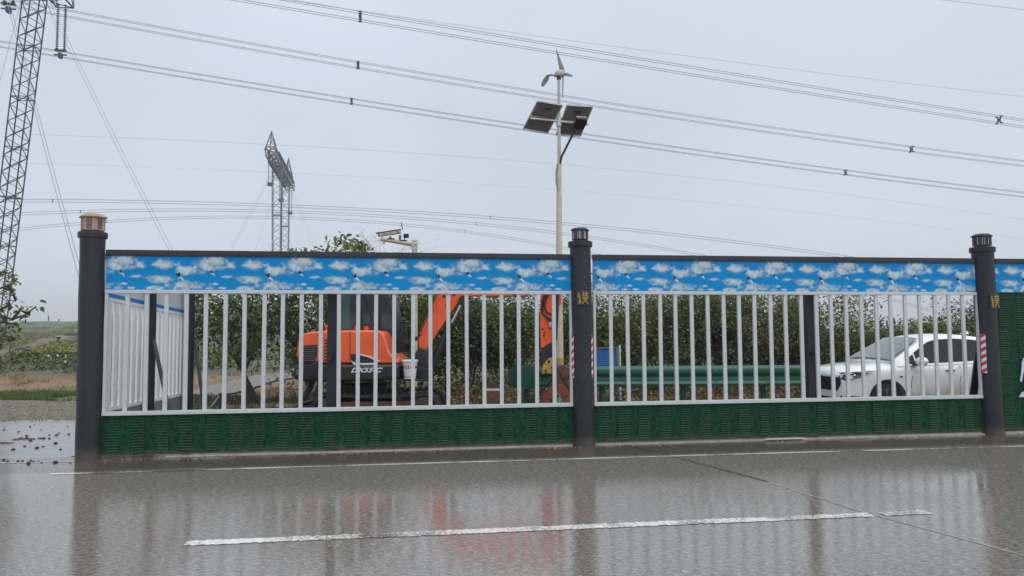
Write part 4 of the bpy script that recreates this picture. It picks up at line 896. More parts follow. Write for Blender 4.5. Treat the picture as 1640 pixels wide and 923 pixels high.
        MB().prism([(1.26, sd * .888, .20), (3.05, sd * .888, .20), (3.05, sd * .888, .31), (1.26, sd * .888, .29)], (0, -sd * .04, 0)).build('sill_cladding', M['cladding'], t, bevel=.008)
        # arch liners + wheels
        for x in (.85, 3.46):
            mb = MB(); N = 20; V = []
            for i in range(N + 1):
                a = math.pi * (-.08 + 1.16 * i / N)
                for rr in (.352, .395): V.append((x + rr * math.cos(a), sd * (.893), .335 + rr * math.sin(a)))
            mb.add(V, [(2 * i, 2 * i + 1, 2 * i + 3, 2 * i + 2) for i in range(N)]); mb.build('arch_trim', M['dark'], t)
            mb = MB(); mb.tube([(x, sd * .56, .335), (x, sd * .60, .335)], .38, 30); mb.build('arch_liner', M['dark'], t)
            wh = bpy.data.objects.new('wheel', None); COL.objects.link(wh); wh.parent = t; wh.location = (x, sd * .75, .335)
            ty = MB().lathe([(.215, -.10), (.30, -.105), (.325, -.09), (.335, -.05), (.335, .05), (.325, .09), (.30, .105), (.215, .10)], n=40); ty.v = [(a_, sd * c_, b__) for a_, b__, c_ in ty.v]; me = ty.build('tyre', M['rubber'], None, smooth=True); me.parent = wh
            rm = MB().lathe([(.216, .07), (.218, .095), (.205, .10), (.20, .06), (.06, .05)], n=40)
            rm.v = [(a_, sd * c_, b__) for a_, b__, c_ in rm.v]
            me = rm.build('rim', M['dark'], None, smooth=True); me.parent = wh
            sp_ = MB()
            sp_.tube([(.208 * math.cos(i * math.pi / 16), sd * .098, .208 * math.sin(i * math.pi / 16)) for i in range(33)], .010, 5, cap=False)
            for k in range(5):
                a = math.pi / 2 + 2 * math.pi * k / 5
                for da in (-.10, .10): sp_.bar((.03 * math.cos(a), sd * .085, .03 * math.sin(a)), (.205 * math.cos(a + da), sd * .10, .205 * math.sin(a + da)), .02, .02)
            sp_.tube([(0, sd * .06, 0), (0, sd * .10, 0)], .045, 14)
            me = sp_.build('spokes', M['alloy'], None); me.parent = wh
        # headlight wrapping the corner
        hl = MB(); P_ = [(.035, .60, .735), (.07, .68, .70), (.16, .775, .72), (.34, .858, .80), (.47, .875, .865), (.32, .845, .865), (.15, .765, .845), (.06, .66, .825)]
        hl.prism([(x - .01, sd * (y + .012), z) for x, y, z in P_], (.05, -sd * .03, 0)); q = hl.build('headlight', M['lampl'], t, bevel=.006)
        for (x, y, z) in ((.10, .725, .765), (.20, .80, .80)):
            s1_ = MB().lathe([(.01, -.03), (.034, -.01), (.034, .012), (.01, .022)], n=14); s1_.v = [(x - .01 + c_ * -1, sd * (y + .012 + a_), z + b__) for a_, b__, c_ in s1_.v]; me = s1_.build('lens', M['chrome'], None, smooth=True); me.parent = q
        MB().prism([(x, sd * (y + .012), z) for x, y, z in ((.02, .56, .855), (.30, .845, .885), (.56, .893, .90), (.56, .893, .888), (.30, .85, .870), (.02, .57, .835))], (.03, -sd * .02, 0)).build('light_brow', M['dark'], t)
        MB().prism([(.02, sd * .50, .30), (.03, sd * .60, .27), (.16, sd * .80, .28), (.32, sd * .875, .33), (.25, sd * .855, .40), (.12, sd * .775, .41), (.02, sd * .60, .40)], (.03, 0, 0)).build('fog_recess', M['dark'], t)
        MB().prism([(4.05, sd * .84, .92), (4.22, sd * .76, .95), (4.20, sd * .76, 1.05), (4.0, sd * .84, 1.03)], (.02, sd * .01, 0)).build('tail_light', M['red'], t)
    g = MB(); g.prism([(-.018, -.52, .50), (-.018, .52, .50), (.0, .62, .64), (.01, .60, .76), (.01, -.60, .76), (.0, -.62, .64)], (.03, 0, 0)); gr = g.build('grille', M['dark'], t, bevel=.01)
    for k in range(5):
        z = .53 + .045 * k; MB().bar((-.025, -.5, z), (-.025, .5, z), .012, .012).build('grille_bar', M['black'], gr)
    MB().prism([(-.02, -.60, .765), (-.02, .60, .765), (-.0, .60, .80), (-.0, -.60, .80)], (.03, 0, 0)).build('chrome_strip', M['chrome'], gr)
    MB().prism([(-.03, -.045, .69), (-.03, .045, .69), (-.03, .055, .76), (-.03, -.055, .76)], (.01, 0, 0)).build('emblem', M['chrome'], gr)
    MB().prism([(-.01, -.50, .25), (-.01, .50, .25), (-.01, .55, .36), (-.01, -.55, .36)], (.03, 0, 0)).build('lower_intake', M['dark'], t, bevel=.008)
    MB().box((1.14, -.888, .78), (.05, .006, .025)).build('fender_badge', M['dark'], t)
    fn = MB().prism([(3.15, -.012, 1.61), (3.36, -.012, 1.60), (3.34, -.008, 1.66)], (0, .024, 0)); fn.build('roof_antenna', M['carwhite'], t)
    MB().bar((1.06, .5, 1.075), (1.16, -.1, 1.14), .014, .014).build('wiper', M['dark'], t)
car()

# ================================================================ GUARDRAIL
def guardrail():
    Y = 15.5; x0 = at(851, 600, Y).x; x1 = at(1286, 600, Y).x; zt_ = at(1000, 586.5, Y).z; zb_ = at(1000, 620, Y).z; h = zt_ - zb_
    t = thing('guardrail', 'green corrugated road guardrail with flared end behind the fence', 'guardrail', ((x0 + x1) / 2, Y, T(1, Y)))
    prof = [(0, 0), (-.07, .06), (-.085, .15), (-.07, .27), (-.01, .38), (0, .46), (-.01, .53), (-.07, .64), (-.085, .76), (-.07, .88), (0, 1.0)]
    nseg = 3
    for k in range(nseg):
        a = x0 + (x1 - x0) * k / nseg; b = x0 + (x1 - x0) * (k + 1) / nseg + .12 * (k < nseg - 1); mb = MB(); V = []
        off = -.005 * (k % 2)
        for x in (a, b):
            V += [(x, Y + y + off, zb_ + h * f) for y, f in prof] + [(x, Y + y + off + .006, zb_ + h * f) for y, f in prof][::-1]
        K = len(prof) * 2; mb.add(V, [(i, (i + 1) % K, K + (i + 1) % K, K + i) for i in range(K)]); mb.build('rail_beam', M['guard'], t, smooth=True)
        for v in (.24, .76):
            mbx = MB(); mbx.tube([(a + .06, Y - .09, zb_ + h * v), (a + .06, Y - .07, zb_ + h * v)], .02, 8); mbx.build('bolt', M['galv'], t)
    xe = at(813.5, 600, Y).x; mb = MB(); V = []
    for i in range(13):
        f = i / 12; a = xe + (x0 + .06 - xe) * f; yy = Y - .1 - .12 * math.sin(f * math.pi) * .6 + .18 * (1 - f) ** 3
        V += [(a, yy, zb_ - .02 + .06 * (1 - f) ** 4), (a, yy, zt_ + .015 - .05 * (1 - f) ** 4), (a, yy + .012, zt_ + .015 - .05 * (1 - f) ** 4), (a, yy + .012, zb_ - .02 + .06 * (1 - f) ** 4)]
    mb.add(V, [(4 * i + a, 4 * i + 4 + a, 4 * i + 4 + (a + 1) % 4, 4 * i + (a + 1) % 4) for i in range(12) for a in range(4)] + [(0, 1, 2, 3)]); mb.build('end_terminal', M['guard'], t, smooth=True)
    for u in (843, 964, 1094, 1222):
        x = at(u, 600, Y + .12).x; g = T(x, Y); MB().tube([(x, Y + .14, g - .05), (x, Y + .14, zt_ - .02)], .06, 12).build('rail_post', M['guard'], t, smooth=True); MB().box((x, Y + .06, zb_ + h / 2), (.1, .12, h * .6)).build('spacer_block', M['guard'], t)
guardrail()

# ================================================================ BLUE NOTICE BOARD
def board():
    Y = 17.2; A = at(940, 558.5, Y); B = at(988, 556.5, Y); C = at(990, 596, Y); D = at(941, 596, Y)
    c = (A + C) / 2; t = thing('notice_board', 'blue notice board on posts behind the green guardrail', 'notice board', (c.x, Y, T(c.x, Y)))
    MB().prism([D, C, B, A], (0, .04, 0)).build('panel', M['signblue'], t)
    mb = MB(); F = [D, C, B, A]
    for a, b in zip(F, F[1:] + F[:1]): mb.bar(a + Vector((0, -.01, 0)), b + Vector((0, -.01, 0)), .05, .03)
    mb.build('frame', M['galv'], t)
    for k in range(9):
        v = 563 + k * 3.0; a = at(948 + (3 if k == 0 else 0), v, Y - .012); b = at((965 if k == 0 else 982 - (k * 7) % 13), v, Y - .012); MB().bar(a, b, .004, .008).build('print_line', M['printline'], t)
    for u in (944, 989.5):
        p = at(u, 590, Y + .06); MB().tube([(p.x, p.y, T(p.x, Y) - .05), (p.x, p.y, at(u, 556, Y).z)], .03, 8).build('post', M['galv'], t, smooth=True)
    p = at(993, 590, Y + .2); q = MB(); q.tube([(p.x, p.y, T(p.x, Y) - .05), (p.x, p.y, at(993, 553, Y + .2).z)], .02, 8); q.build('marker_pole', M['paper'], smooth=True, label='thin white pole just right of the blue notice board', cat='pole')
board()

# ================================================================ SOLAR AND WIND STREET LAMP
def street_lamp():
    Y = 17.; b = at(896, 560, Y); z0 = T(b.x, Y); t = thing('street_lamp', 'tall cream street lamp pole with wind turbine and two solar panels', 'street lamp', (b.x, Y, z0))
    P_ = [(b.x, Y, z0 - .05), (b.x, Y, at(896, 575, Y).z), (at(895.5, 470, Y).x, Y, at(895.5, 470, Y).z), (at(895.5, 262, Y).x, Y, at(895.5, 262, Y).z)]
    MB().tube(P_, [.092, .09, .078, .055], 16).build('pole', M['cream'], t, smooth=True)
    MB().tube([P_[-1], at(895, 126, Y)], [.042, .034], 12).build('upper_pole', M['offwhite'], t, smooth=True)
    MB().tube([(b.x, Y, at(896, 580, Y).z), (b.x, Y, at(896, 573.5, Y).z)], .098, 16).build('yellow_band', M['yellow'], t, smooth=True)
    zb = at(896, 196, Y).z; bar0 = at(849, 190, Y - .0); bar1 = at(942, 199.5, Y)
    MB().tube([bar0 + Vector((0, 0, 0)), bar1], .028, 8).build('cross_arm', M['alu'], t, smooth=True)
    MB().tube([at(895.3, 203, Y), at(895.3, 189, Y)], .062, 12).build('arm_clamp', M['alu'], t, smooth=True)
    for quad in ([(861, 163.7), (900, 170), (876, 215), (838, 208)], [(908.7, 170), (948.7, 172.7), (929, 219.5), (891, 217.5)]):
        c = [at(u, v, Y + .02 + (-.22 if i < 2 else .30)) for i, (u, v) in enumerate(quad)]
        nrm = (c[1] - c[0]).cross(c[2] - c[0]).normalized(); nrm = nrm if nrm.z > 0 else -nrm
        c = [q + nrm * .045 for q in c]
        pn = MB().prism(c, nrm * .02).build('solar_panel', M['solar'], t)
        fr = MB()
        for a, e_ in zip(c, c[1:] + c[:1]): fr.bar(a + nrm * .005, e_ + nrm * .005, .03, .035)
        fr.build('panel_frame', M['alu'], pn)
        m0 = c[0].lerp(c[1], .5).lerp(c[3].lerp(c[2], .5), .14) - nrm * .03; MB().box(m0, (.14, .09, .05)).build('junction_box', M['dark'], pn)
        MB().tube([m0, m0 + Vector((.06, .05, -.2)), c[2].lerp(c[1], .4) - nrm * .02], .008, 5).build('cable', M['dark'], pn)
        MB().tube([c[0].lerp(c[3], .5) - nrm * .03, c[1].lerp(c[2], .5) - nrm * .03], .018, 6).build('panel_rail', M['alu'], pn)
    MB().tube([at(897, 263, Y - .03), at(899, 252, Y - .05), at(921, 208, Y - .25)], .026, 8).build('lamp_arm', M['bronze'], t, smooth=True)
    q = [at(u, v, Y - .3 + dy) for (u, v), dy in zip([(923, 191), (939, 192), (941, 196), (935, 208), (917, 209), (916, 205)], (-.35, -.35, -.3, 0, 0, 0))]
    nrm = (q[1] - q[0]).cross(q[3] - q[0]).normalized(); nrm = nrm if nrm.z > 0 else -nrm
    MB().prism(q, nrm * .06).build('lamp_head', M['dark'], t, bevel=.012)
    MB().prism([p + nrm * .062 for p in q[:4]], nrm * .015).build('lamp_cover', M['alu'], t)
    # turbine
    hub = at(897, 119.5, Y - .02)
    MB().tube([at(888, 122.5, Y + .1), at(892, 119, Y + .05), at(898, 117.5, Y), at(901.5, 119, Y - .04), at(904, 119.5, Y - .06)], [.03, .075, .095, .085, .02], 12).build('nacelle', M['offwhite'], t, smooth=True)
    MB().tube([at(895, 128, Y), at(895, 122, Y)], .05, 10).build('yaw_neck', M['dark'], t, smooth=True)
    def blade(pts, wd):
        mb = MB(); V = []
        for i, ((u, v), dY) in enumerate(pts):
            p = at(u, v, Y + dY); V.append(p)
        d = (V[-1] - V[0]).normalized(); a = d.cross(Vector((0, 1, 0))).normalized(); W_ = []
        for i, p in enumerate(V): h = wd[i] / 2; W_ += [p + a * h, p + Vector((0, -.012, 0)), p - a * h, p + Vector((0, .012, 0))]
        mb.add(W_, [(4 * i + k, 4 * i + 4 + k, 4 * i + 4 + (k + 1) % 4, 4 * i + (k + 1) % 4) for i in range(len(V) - 1) for k in range(4)] + [(0, 1, 2, 3), tuple(4 * (len(V) - 1) + k for k in range(4))]); mb.build('turbine_blade', M['galv'], t, smooth=True)
    blade([((902, 119), -.06), ((899, 108), -.05), ((895, 94), -.04), ((891, 79), -.02)], [.10, .11, .06, .012])
    blade([((902, 119), -.06), ((907, 119.5), -.2), ((912, 121), -.4), ((917.5, 122.5), -.5)], [.07, .10, .07, .03])
    blade([((902, 119), -.06), ((901.6, 130), -.1), ((901.3, 145), -.2), ((901.2, 158), -.25)], [.04, .03, .025, .012])
    mb = MB(); mb.tube([at(889, 122, Y + .12), at(883, 120, Y + .3), at(876, 122, Y + .45)], .022, 6); mb.build('tail_boom', M['galv'], t, smooth=True)
    MB().prism([at(u, v, Y + .5) for u, v in [(880, 119.5), (874, 121.5), (869.5, 128), (866.6, 136), (867.5, 139), (871, 138), (876, 132), (879, 126)]], (.004, .012, 0)).build('tail_vane', M['galv'], t)
    MB().tube([at(893, 262, Y - .06), at(890.5, 275, Y - .07), at(890.5, 292, Y - .07), at(893.5, 306, Y - .06)], .014, 6).build('cable', M['wire_pale'], t, smooth=True)
street_lamp()

# ================================================================ SURVEILLANCE CAMERA POLE
def cam_pole():
    Y = 17.3; b = at(664, 560, Y); z0 = T(b.x, Y); t = thing('camera_pole', 'cream steel pole with a surveillance camera arm above the left fence panel', 'camera pole', (b.x, Y, z0))
    MB().tube([(b.x, Y, z0 - .05), (b.x, Y, at(664, 385, Y).z)], [.075, .062], 14).build('pole', M['cream'], t, smooth=True)
    MB().box(at(664, 395, Y), (.13, .13, .18)).build('pole_clamp', M['cream'], t, bevel=.01)
    MB().tube([at(664, 392, Y), at(640, 388, Y), at(609.5, 383, Y)], [.055, .05, .045], 12).build('arm', M['cream'], t, smooth=True)
    MB().tube([at(615, 391, Y), at(614, 384, Y)], .028, 8).build('cable_gland', M['cream'], t, smooth=True)
    ax_ = (at(642, 371.5, Y) - at(608, 376.5, Y)).normalized(); up = Vector((0, -1, 0)).cross(ax_) * -1; up = ax_.cross(Vector((0, 1, 0))) * -1 if ax_.cross(Vector((0, 1, 0))).z < 0 else ax_.cross(Vector((0, 1, 0)))
    c = (at(642, 371.5, Y) + at(608, 376.5, Y)) / 2
    cb = MB().box(c, (.50, .12, .075), (ax_, Vector((0, 1, 0)), up)).build('camera_housing', M['cream'], t, bevel=.01)
    MB().box(c + up * .05 - ax_ * .03, (.58, .15, .014), (ax_, Vector((0, 1, 0)), up)).build('sun_shield', M['wood'], cb)
    MB().box(c - ax_ * .262, (.03, .11, .065), (ax_, Vector((0, 1, 0)), up)).build('lens_window', M['dark'], cb)
    for k in range(3): MB().box(c + ax_ * (-.12 + .15 * k) + Vector((0, -.062, 0)), (.10, .006, .05), (ax_, Vector((0, 1, 0)), up)).build('rust_patch', M['copper'], cb)
    MB().tube([at(626, 386, Y), at(625, 379, Y)], .03, 8).build('bracket', M['galv'], t, smooth=True); MB().box(at(626, 383, Y), (.16, .1, .025)).build('bracket_plate', M['dark'], t)
    MB().tube([at(640, 388, Y), at(641, 377, Y)], .03, 8).build('bracket', M['galv'], t, smooth=True); MB().box(at(646, 385.6, Y), (.16, .1, .02)).build('bracket_plate', M['dark'], t)
    MB().box(at(650.5, 378, Y), (.12, .10, .09)).build('flash_lamp', M['dark'], t, bevel=.012); MB().tube([at(647, 386, Y), at(648, 381, Y)], .012, 6).build('bracket', M['dark'], t)
    MB().tube([at(644.8, 368, Y), at(642.8, 357, Y)], .013, 6).build('antenna', M['galv'], t)
cam_pole()

# ================================================================ PYLONS AND WIRES
def lattice(mb, A, B, w0, w1, nb, ax1, ax2, r=.05, rd=.03):
    """four-chord lattice column from A to B with zigzag bracing"""
    A = Vector(A); B = Vector(B); c = []
    for i in range(nb + 1):
        f = i / nb; p = A.lerp(B, f); w_ = (w0 + (w1 - w0) * f) / 2; c.append([p + ax1 * w_ * a + ax2 * w_ * b for a, b in ((-1, -1), (1, -1), (1, 1), (-1, 1))])
    for k in range(4): mb.bar(c[0][k], c[-1][k], 2 * r)
    for i in range(nb):
        for k in range(4):
            k2 = (k + 1) % 4
            if (i + k) % 2: mb.bar(c[i][k], c[i + 1][k2], 2 * rd)
            else: mb.bar(c[i][k2], c[i + 1][k], 2 * rd)
            if i % 6 == 0: mb.bar(c[i][k], c[i][k2], 2 * rd)
        if i % 12 == 6: mb.bar(c[i][0], c[i][2], 2 * rd); mb.bar(c[i][1], c[i][3], 2 * rd)
WD = Vector((.984, .178, 0)).normalized(); WA = Vector((-.178, .984, 0)).normalized()     # along the line / along the cross-arms
UP = Vector((0, 0, 1))
def insulator(p, L, name_par, m=M['galv_dark'], r=.13):
    mb = MB(); n = 22
    for k in range(n): mb.lathe([(r * .35, -L * (k + .2) / n), (r, -L * (k + .5) / n), (r * .35, -L * (k + .8) / n)], p, 8)
    mb.bar(p, p - UP * L, .05); return mb.build('insulator_string', m, name_par)
def near_pylon():
    base = at(-12, 560, 78); base.z = T(base.x, base.y); topP = at(63, -60, 72)
    t = thing('pylon', 'leaning lattice mast of the near guyed power pylon at the left edge', 'pylon', base)
    mb = MB(); u = (topP - base).normalized(); lattice(mb, base, topP, 1.5, 1.55, 46, WD, WA, .055, .032); mb.build('mast', M['galv_dark'], t)
    arm_z = 36.4; xc = at(97, 80, 75).x; c0 = Vector((xc, 75, arm_z)); 
    mb = MB(); lattice(mb, c0 + WA * .8, c0 - WA * 26, 1.6, 1.8, 22, WD, UP, .06, .04); mb.build('cross_arm', M['galv_dark'], t)
    for s_ in (0, -11., -22.):
        for o in (-.35, .35): insulator(Vector((xc, 75, arm_z - .8)) + WA * s_ + WD * o, 5.0, t, M['black'], .17)
        p = Vector((xc, 75, 30.3)) + WA * s_; mb = MB(); mb.box(p, (1.2, .12, .12), (WD, WA, UP)); mb.box(p + UP * .45, (1.1, .5, .08), (WD, WA, UP)); mb.box(p - UP * .1, (.3, .5, .5), (WD, WA, UP)); mb.build('conductor_clamp', M['galv_dark'], t)
    # guy ropes
    for (u0, v0, Y0), (u1, v1, Y1) in (((70, -5, 73), (351, 560, 58)), ((74, -8, 73), (357, 560, 58)), ((8, -10, 64), (161, 575, 46)), ((12, -10, 64), (168, 575, 46)), ((42, -30, 72), (-150, 690, 60)), ((75, 0, 73), (75 + 20, 60, 72))):
        mb = MB(); a = at(u0, v0, Y0); b = at(u1, v1, Y1); mb.tube([a, (a + b) / 2 - UP * .3, b], .022, 4); mb.build('guy_rope', M['wire_pale'], t)
near_pylon()
def far_pylon():
    arm = 33.8; E0 = Vector((-42.3, 130, arm)); E1 = Vector((-48., 161, arm)); dA = (E1 - E0).normalized(); dW = Vector((dA.y, -dA.x, 0))
    t = thing('pylon', 'distant guyed lattice pylon rising behind the left cloud banner', 'pylon', ((E0.x + E1.x) / 2, 145, T(-45, 145)))
    for u_b, u_t, Y in ((443, 440.5, 138), (453, 454.5, 153)):
        a = at(u_b, 560, Y); a.z = T(a.x, Y) - .5; b = at(u_t, 500, Y); b.z = arm - .3
        mb = MB(); lattice(mb, a, b, 1.5, 1.6, 26, dW, dA, .055, .035); mb.build('mast', M['galv'], t)
    mb = MB(); lattice(mb, E0 - dA * .5, E1 + dA * .5, 1.6, 1.7, 22, dW, UP, .07, .05); lattice(mb, E0 + dA * 4, E1 - dA * 4, 1.9, 1.9, 16, dW, UP, .07, .05); mb.build('cross_arm', M['galv'], t)
    for P_, s_ in ((E0 + dA * 2, 1), (E1 - dA * 3, 1)):
        tip = P_ + UP * (3.9 if P_.y < 140 else 5.4) - dA * 1.0; mb = MB(); q = []
        for a, b in ((-1, -1), (1, -1), (1, 1), (-1, 1)):
            c = P_ + dW * .9 * a + dA * 3.0 * b; q.append(c); mb.bar(c, tip, .14)
        for f in (.25, .5, .75):
            for k in range(4): mb.bar(q[k].lerp(tip, f), q[(k + 1) % 4].lerp(tip, f - .2), .09)
        mb.build('earth_wire_peak', M['galv'], t)
    for P_ in (E0, (E0 + E1) / 2, E1):
        for o in (-.3, .3): insulator(P_ - UP * .8 + dW * o, 4.8, t, M['galv_dark'], .12)
        MB().box(P_ - UP * 5.8, (.9, .5, .6)).build('conductor_clamp', M['galv_dark'], t)
    for (u0, v0, Y0), (u1, v1, Y1) in (((434, 280, 131), (345, 440, 120)), ((436, 280, 131), (351, 440, 120)), ((440, 310, 138), (395, 440, 130)), ((462, 290, 158), (514, 440, 150)), ((464, 290, 158), (520, 440, 150))):
        mb = MB(); mb.tube([at(u0, v0, Y0), at(u1, v1, Y1)], .02, 4); mb.build('guy_rope', M['wire_pale'], t)
far_pylon()
def wire(start, pix, offs, r, m, label, cat, group, tmin=0., tmax=330., spac=(), name='power_cable', spw=.0, mb_extra=None, anchor=True):
    """catenary from a pylon clamp along the line direction; pix = observed points used to fix height along the span"""
    ts = []; zs = []
    for u, v in pix:
        d = ray(u, v); k = d.x / d.y; t_ = (k * start.y - start.x) / (WD.x - k * WD.y); ts.append(t_); Y = start.y + WD.y * t_; zs.append(at(u, v, Y).z)
    if anchor: ts.append(0.); zs.append(start.z)
    co = np.polyfit(ts, zs, 2 if len(ts) > 2 else 1)
    f = lambda t_: float(np.polyval(co, t_))
    def P_(t_, o=(0, 0)): q = start + WD * t_ + WA * o[0]; q.z = f(t_) + o[1]; return q
    b = P_((tmin + tmax) / 2); t = thing(name, label, cat, b, group)
    N = 60; tt = [tmin + (tmax - tmin) * (i / N) for i in range(N + 1)]
    for o in offs:
        mb = MB(); mb.tube([P_(q, o) for q in tt], r, 4); mb.build('conductor', m, t)
    for u in spac:
        d = ray(u, 300); k = d.x / d.y; ts_ = (k * start.y - start.x) / (WD.x - k * WD.y); c = P_(ts_); mb = MB(); q = [P_(ts_, o) for o in offs]
        if len(offs) == 4:
            mb.bar(q[0], q[3], .09); mb.bar(q[1], q[2], .09); mb.box(c, (.22, .22, .22)); [mb.box(x, (.28, .09, .09)) for x in q]
        else: mb.bar(q[0], q[1], .09); [mb.box(x, (.3, .1, .12)) for x in q]
        mb.build('spacer', M['galv_dark'], t)
    return t
Q = [(-.24, .26), (.24, .30), (-.24, -.30), (.24, -.26)]
C0 = Vector((-45.2, 75, 30.2)); G1 = 'conductor bundles of the near power line'; G2 = 'conductor bundles of the far power line'; GE = 'thin earth wires'
wire(C0, [(562, 162), (1355, 277), (1640, 312)], Q, .021, M['wire'], 'lowest bundle of the near power line, crossing just above the solar panels', 'power cable', G1, -40, 330, (562, 1355))
wire(C0 - WA * 11, [(97, 20), (572, 104), (1462, 240), (1640, 262)], Q, .019, M['wire'], 'middle bundle of the near power line crossing the sky over the street lamp', 'power cable', G1, -40, 330, (572, 1462), anchor=False)
wire(C0 - WA * 22, [(430, 3), (575, 25), (1605, 193), (1000, 97)], [(-.28, .30), (.28, .36), (-.28, -.36), (.28, -.30)], .019, M['wire'], 'highest bundle of the near power line, entering from the top edge', 'power cable', G1, 0, 330, (575, 1605), anchor=False)
wire(C0 + WA * 3 + UP * 8, [(570, 17), (820, 52), (1200, 103), (1640, 155)], [(0, 0)], .018, M['wire_pale'], 'thin earth wire just above the highest conductor bundle', 'power cable', GE, 0, 330, anchor=False)
wire(C0 - WA * 24 + UP * 8, [(1500, -1), (1560, 6), (1640, 16)], [(0, 0)], .018, M['wire_pale'], 'thin earth wire at the top right corner of the sky', 'power cable', GE, 40, 330, anchor=False)
O2 = [(0, .22), (0, -.22)]
wire(Vector((-42.3, 130, 27.6)), [(85, 320), (785, 349), (1350, 411), (0, 323)], O2, .034, M['wire'], 'top wire pair of the far power line left and right of the distant pylon', 'power cable', G2, -75, 330, (85, 785, 1350), anchor=False)
wire(Vector((-45.2, 145.5, 27.6)), [(35, 347), (130, 341), (449, 322), (763, 366), (900, 383), (1150, 409)], O2, .034, M['wire'], 'middle wire pair of the far power line behind the distant pylon', 'power cable', G2, -85, 330, (130, 763), anchor=False)
wire(Vector((-48., 161, 27.6)), [(35, 367), (170, 358), (462, 340), (745, 379), (890, 397), (980, 409)], O2, .034, M['wire'], 'lowest wire pair of the far power line just over the fence banner', 'power cable', G2, -90, 330, (172, 745), anchor=False)
wire(Vector((-42.3, 130, 37.)), [(80, 226), (435, 214), (780, 258), (1100, 291), (1500, 328)], [(0, 0)], .016, M['wire_pale'], 'thin earth wire from the peak of the distant pylon', 'power cable', GE, -75, 330, (84, 268, 780)[:0], anchor=False)
wire(Vector((-48., 161, 37.)), [(145, 273), (457, 262), (770, 298), (1100, 328), (1500, 362)], [(0, 0)], .014, M['wire_pale'], 'lower thin earth wire crossing behind the distant pylon', 'power cable', GE, -90, 330, anchor=False)

# ================================================================ TREES
def limb(mb, p, d, L, r, rng, depth, tips, bend=.25, nchild=(2, 3), ends=None):
    pts = [p]; rad = [r]; n = 4; q = p.copy(); dd = d.copy()
    for i in range(n):
        dd = (dd + Vector((rng.gauss(0, bend), rng.gauss(0, bend), rng.gauss(0, bend * .5) + .04)) * .4).normalized(); q = q + dd * (L / n); pts.append(q.copy()); rad.append(r * (1 - .55 * (i + 1) / n))
        if depth <= 1: tips.append((q.copy(), L))
    mb.tube(pts, rad, 6 if r > .02 else 4, cap=False)
    if depth > 0:
        for k in range(rng.randint(*nchild) + 1):
            i = rng.randint(2, n); s_ = Vector((rng.gauss(0, 1), rng.gauss(0, 1), rng.gauss(.1, .5))).normalized(); nd = (dd * .75 + s_ * .75).normalized()
            limb(mb, pts[i], nd, L * rng.uniform(.55, .8), rad[i] * .7, rng, depth - 1, tips, bend, nchild)
def tree(name, label, cat, base, h, stems, lm, nleaf, lsize, seed, group=None, spread=.35, depth=3, r0=.05, clump=.22, tilt=None, zmin=0., zmax=None, droop=.3, bark='bark', limit=None, parts=0):
    rng = random.Random(seed); nr = np.random.default_rng(seed); t = thing(name, label, cat, base, group); mb = MB(); tips = []
    for k in range(stems):
        d = Vector((rng.gauss(0, spread), rng.gauss(0, spread), 1)).normalized()
        if tilt: d = (d + Vector(tilt)).normalized()
        b = Vector(base) + Vector((rng.uniform(-.15, .15) * (stems > 1), rng.uniform(-.15, .15) * (stems > 1), -.05))
        limb(mb, b, d, h * (rng.uniform(.33, .43) if group else rng.uniform(.45, .62)), r0 * rng.uniform(.7, 1.1), rng, depth, tips)
    mb.build('trunk' if stems == 1 else 'stems', M[bark], t, smooth=True, fix=False)
    P = np.array([[*p] for p, _ in tips]); idx = nr.integers(0, len(P), nleaf); C = P[idx] + nr.normal(size=(nleaf, 3)) * clump * np.array([1, 1, .8])
    zt_ = zmax if zmax else 1e9
    if group: C = C[fbm(C[:, 0] * 1.5 + seed * 3.1, C[:, 2] * 1.7 + C[:, 1], seed % 11) > .40 + .10 * nr.random(len(C))]
    C = C[(C[:, 2] > base[2] + zmin) & (C[:, 2] < base[2] + zt_)]
    if limit: C = C[limit(C, nr)]
    if group: C = C[C[:, 2] < base[2] + h * (.60 + .75 * fbm(C[:, 0] * 1.6 + seed, C[:, 1] * 1.6, seed % 7))]
    V, F = leaves(C, lsize, nr, droop)
    o = npmesh('crown', V, F, M[lm], t, k=3); return t, C
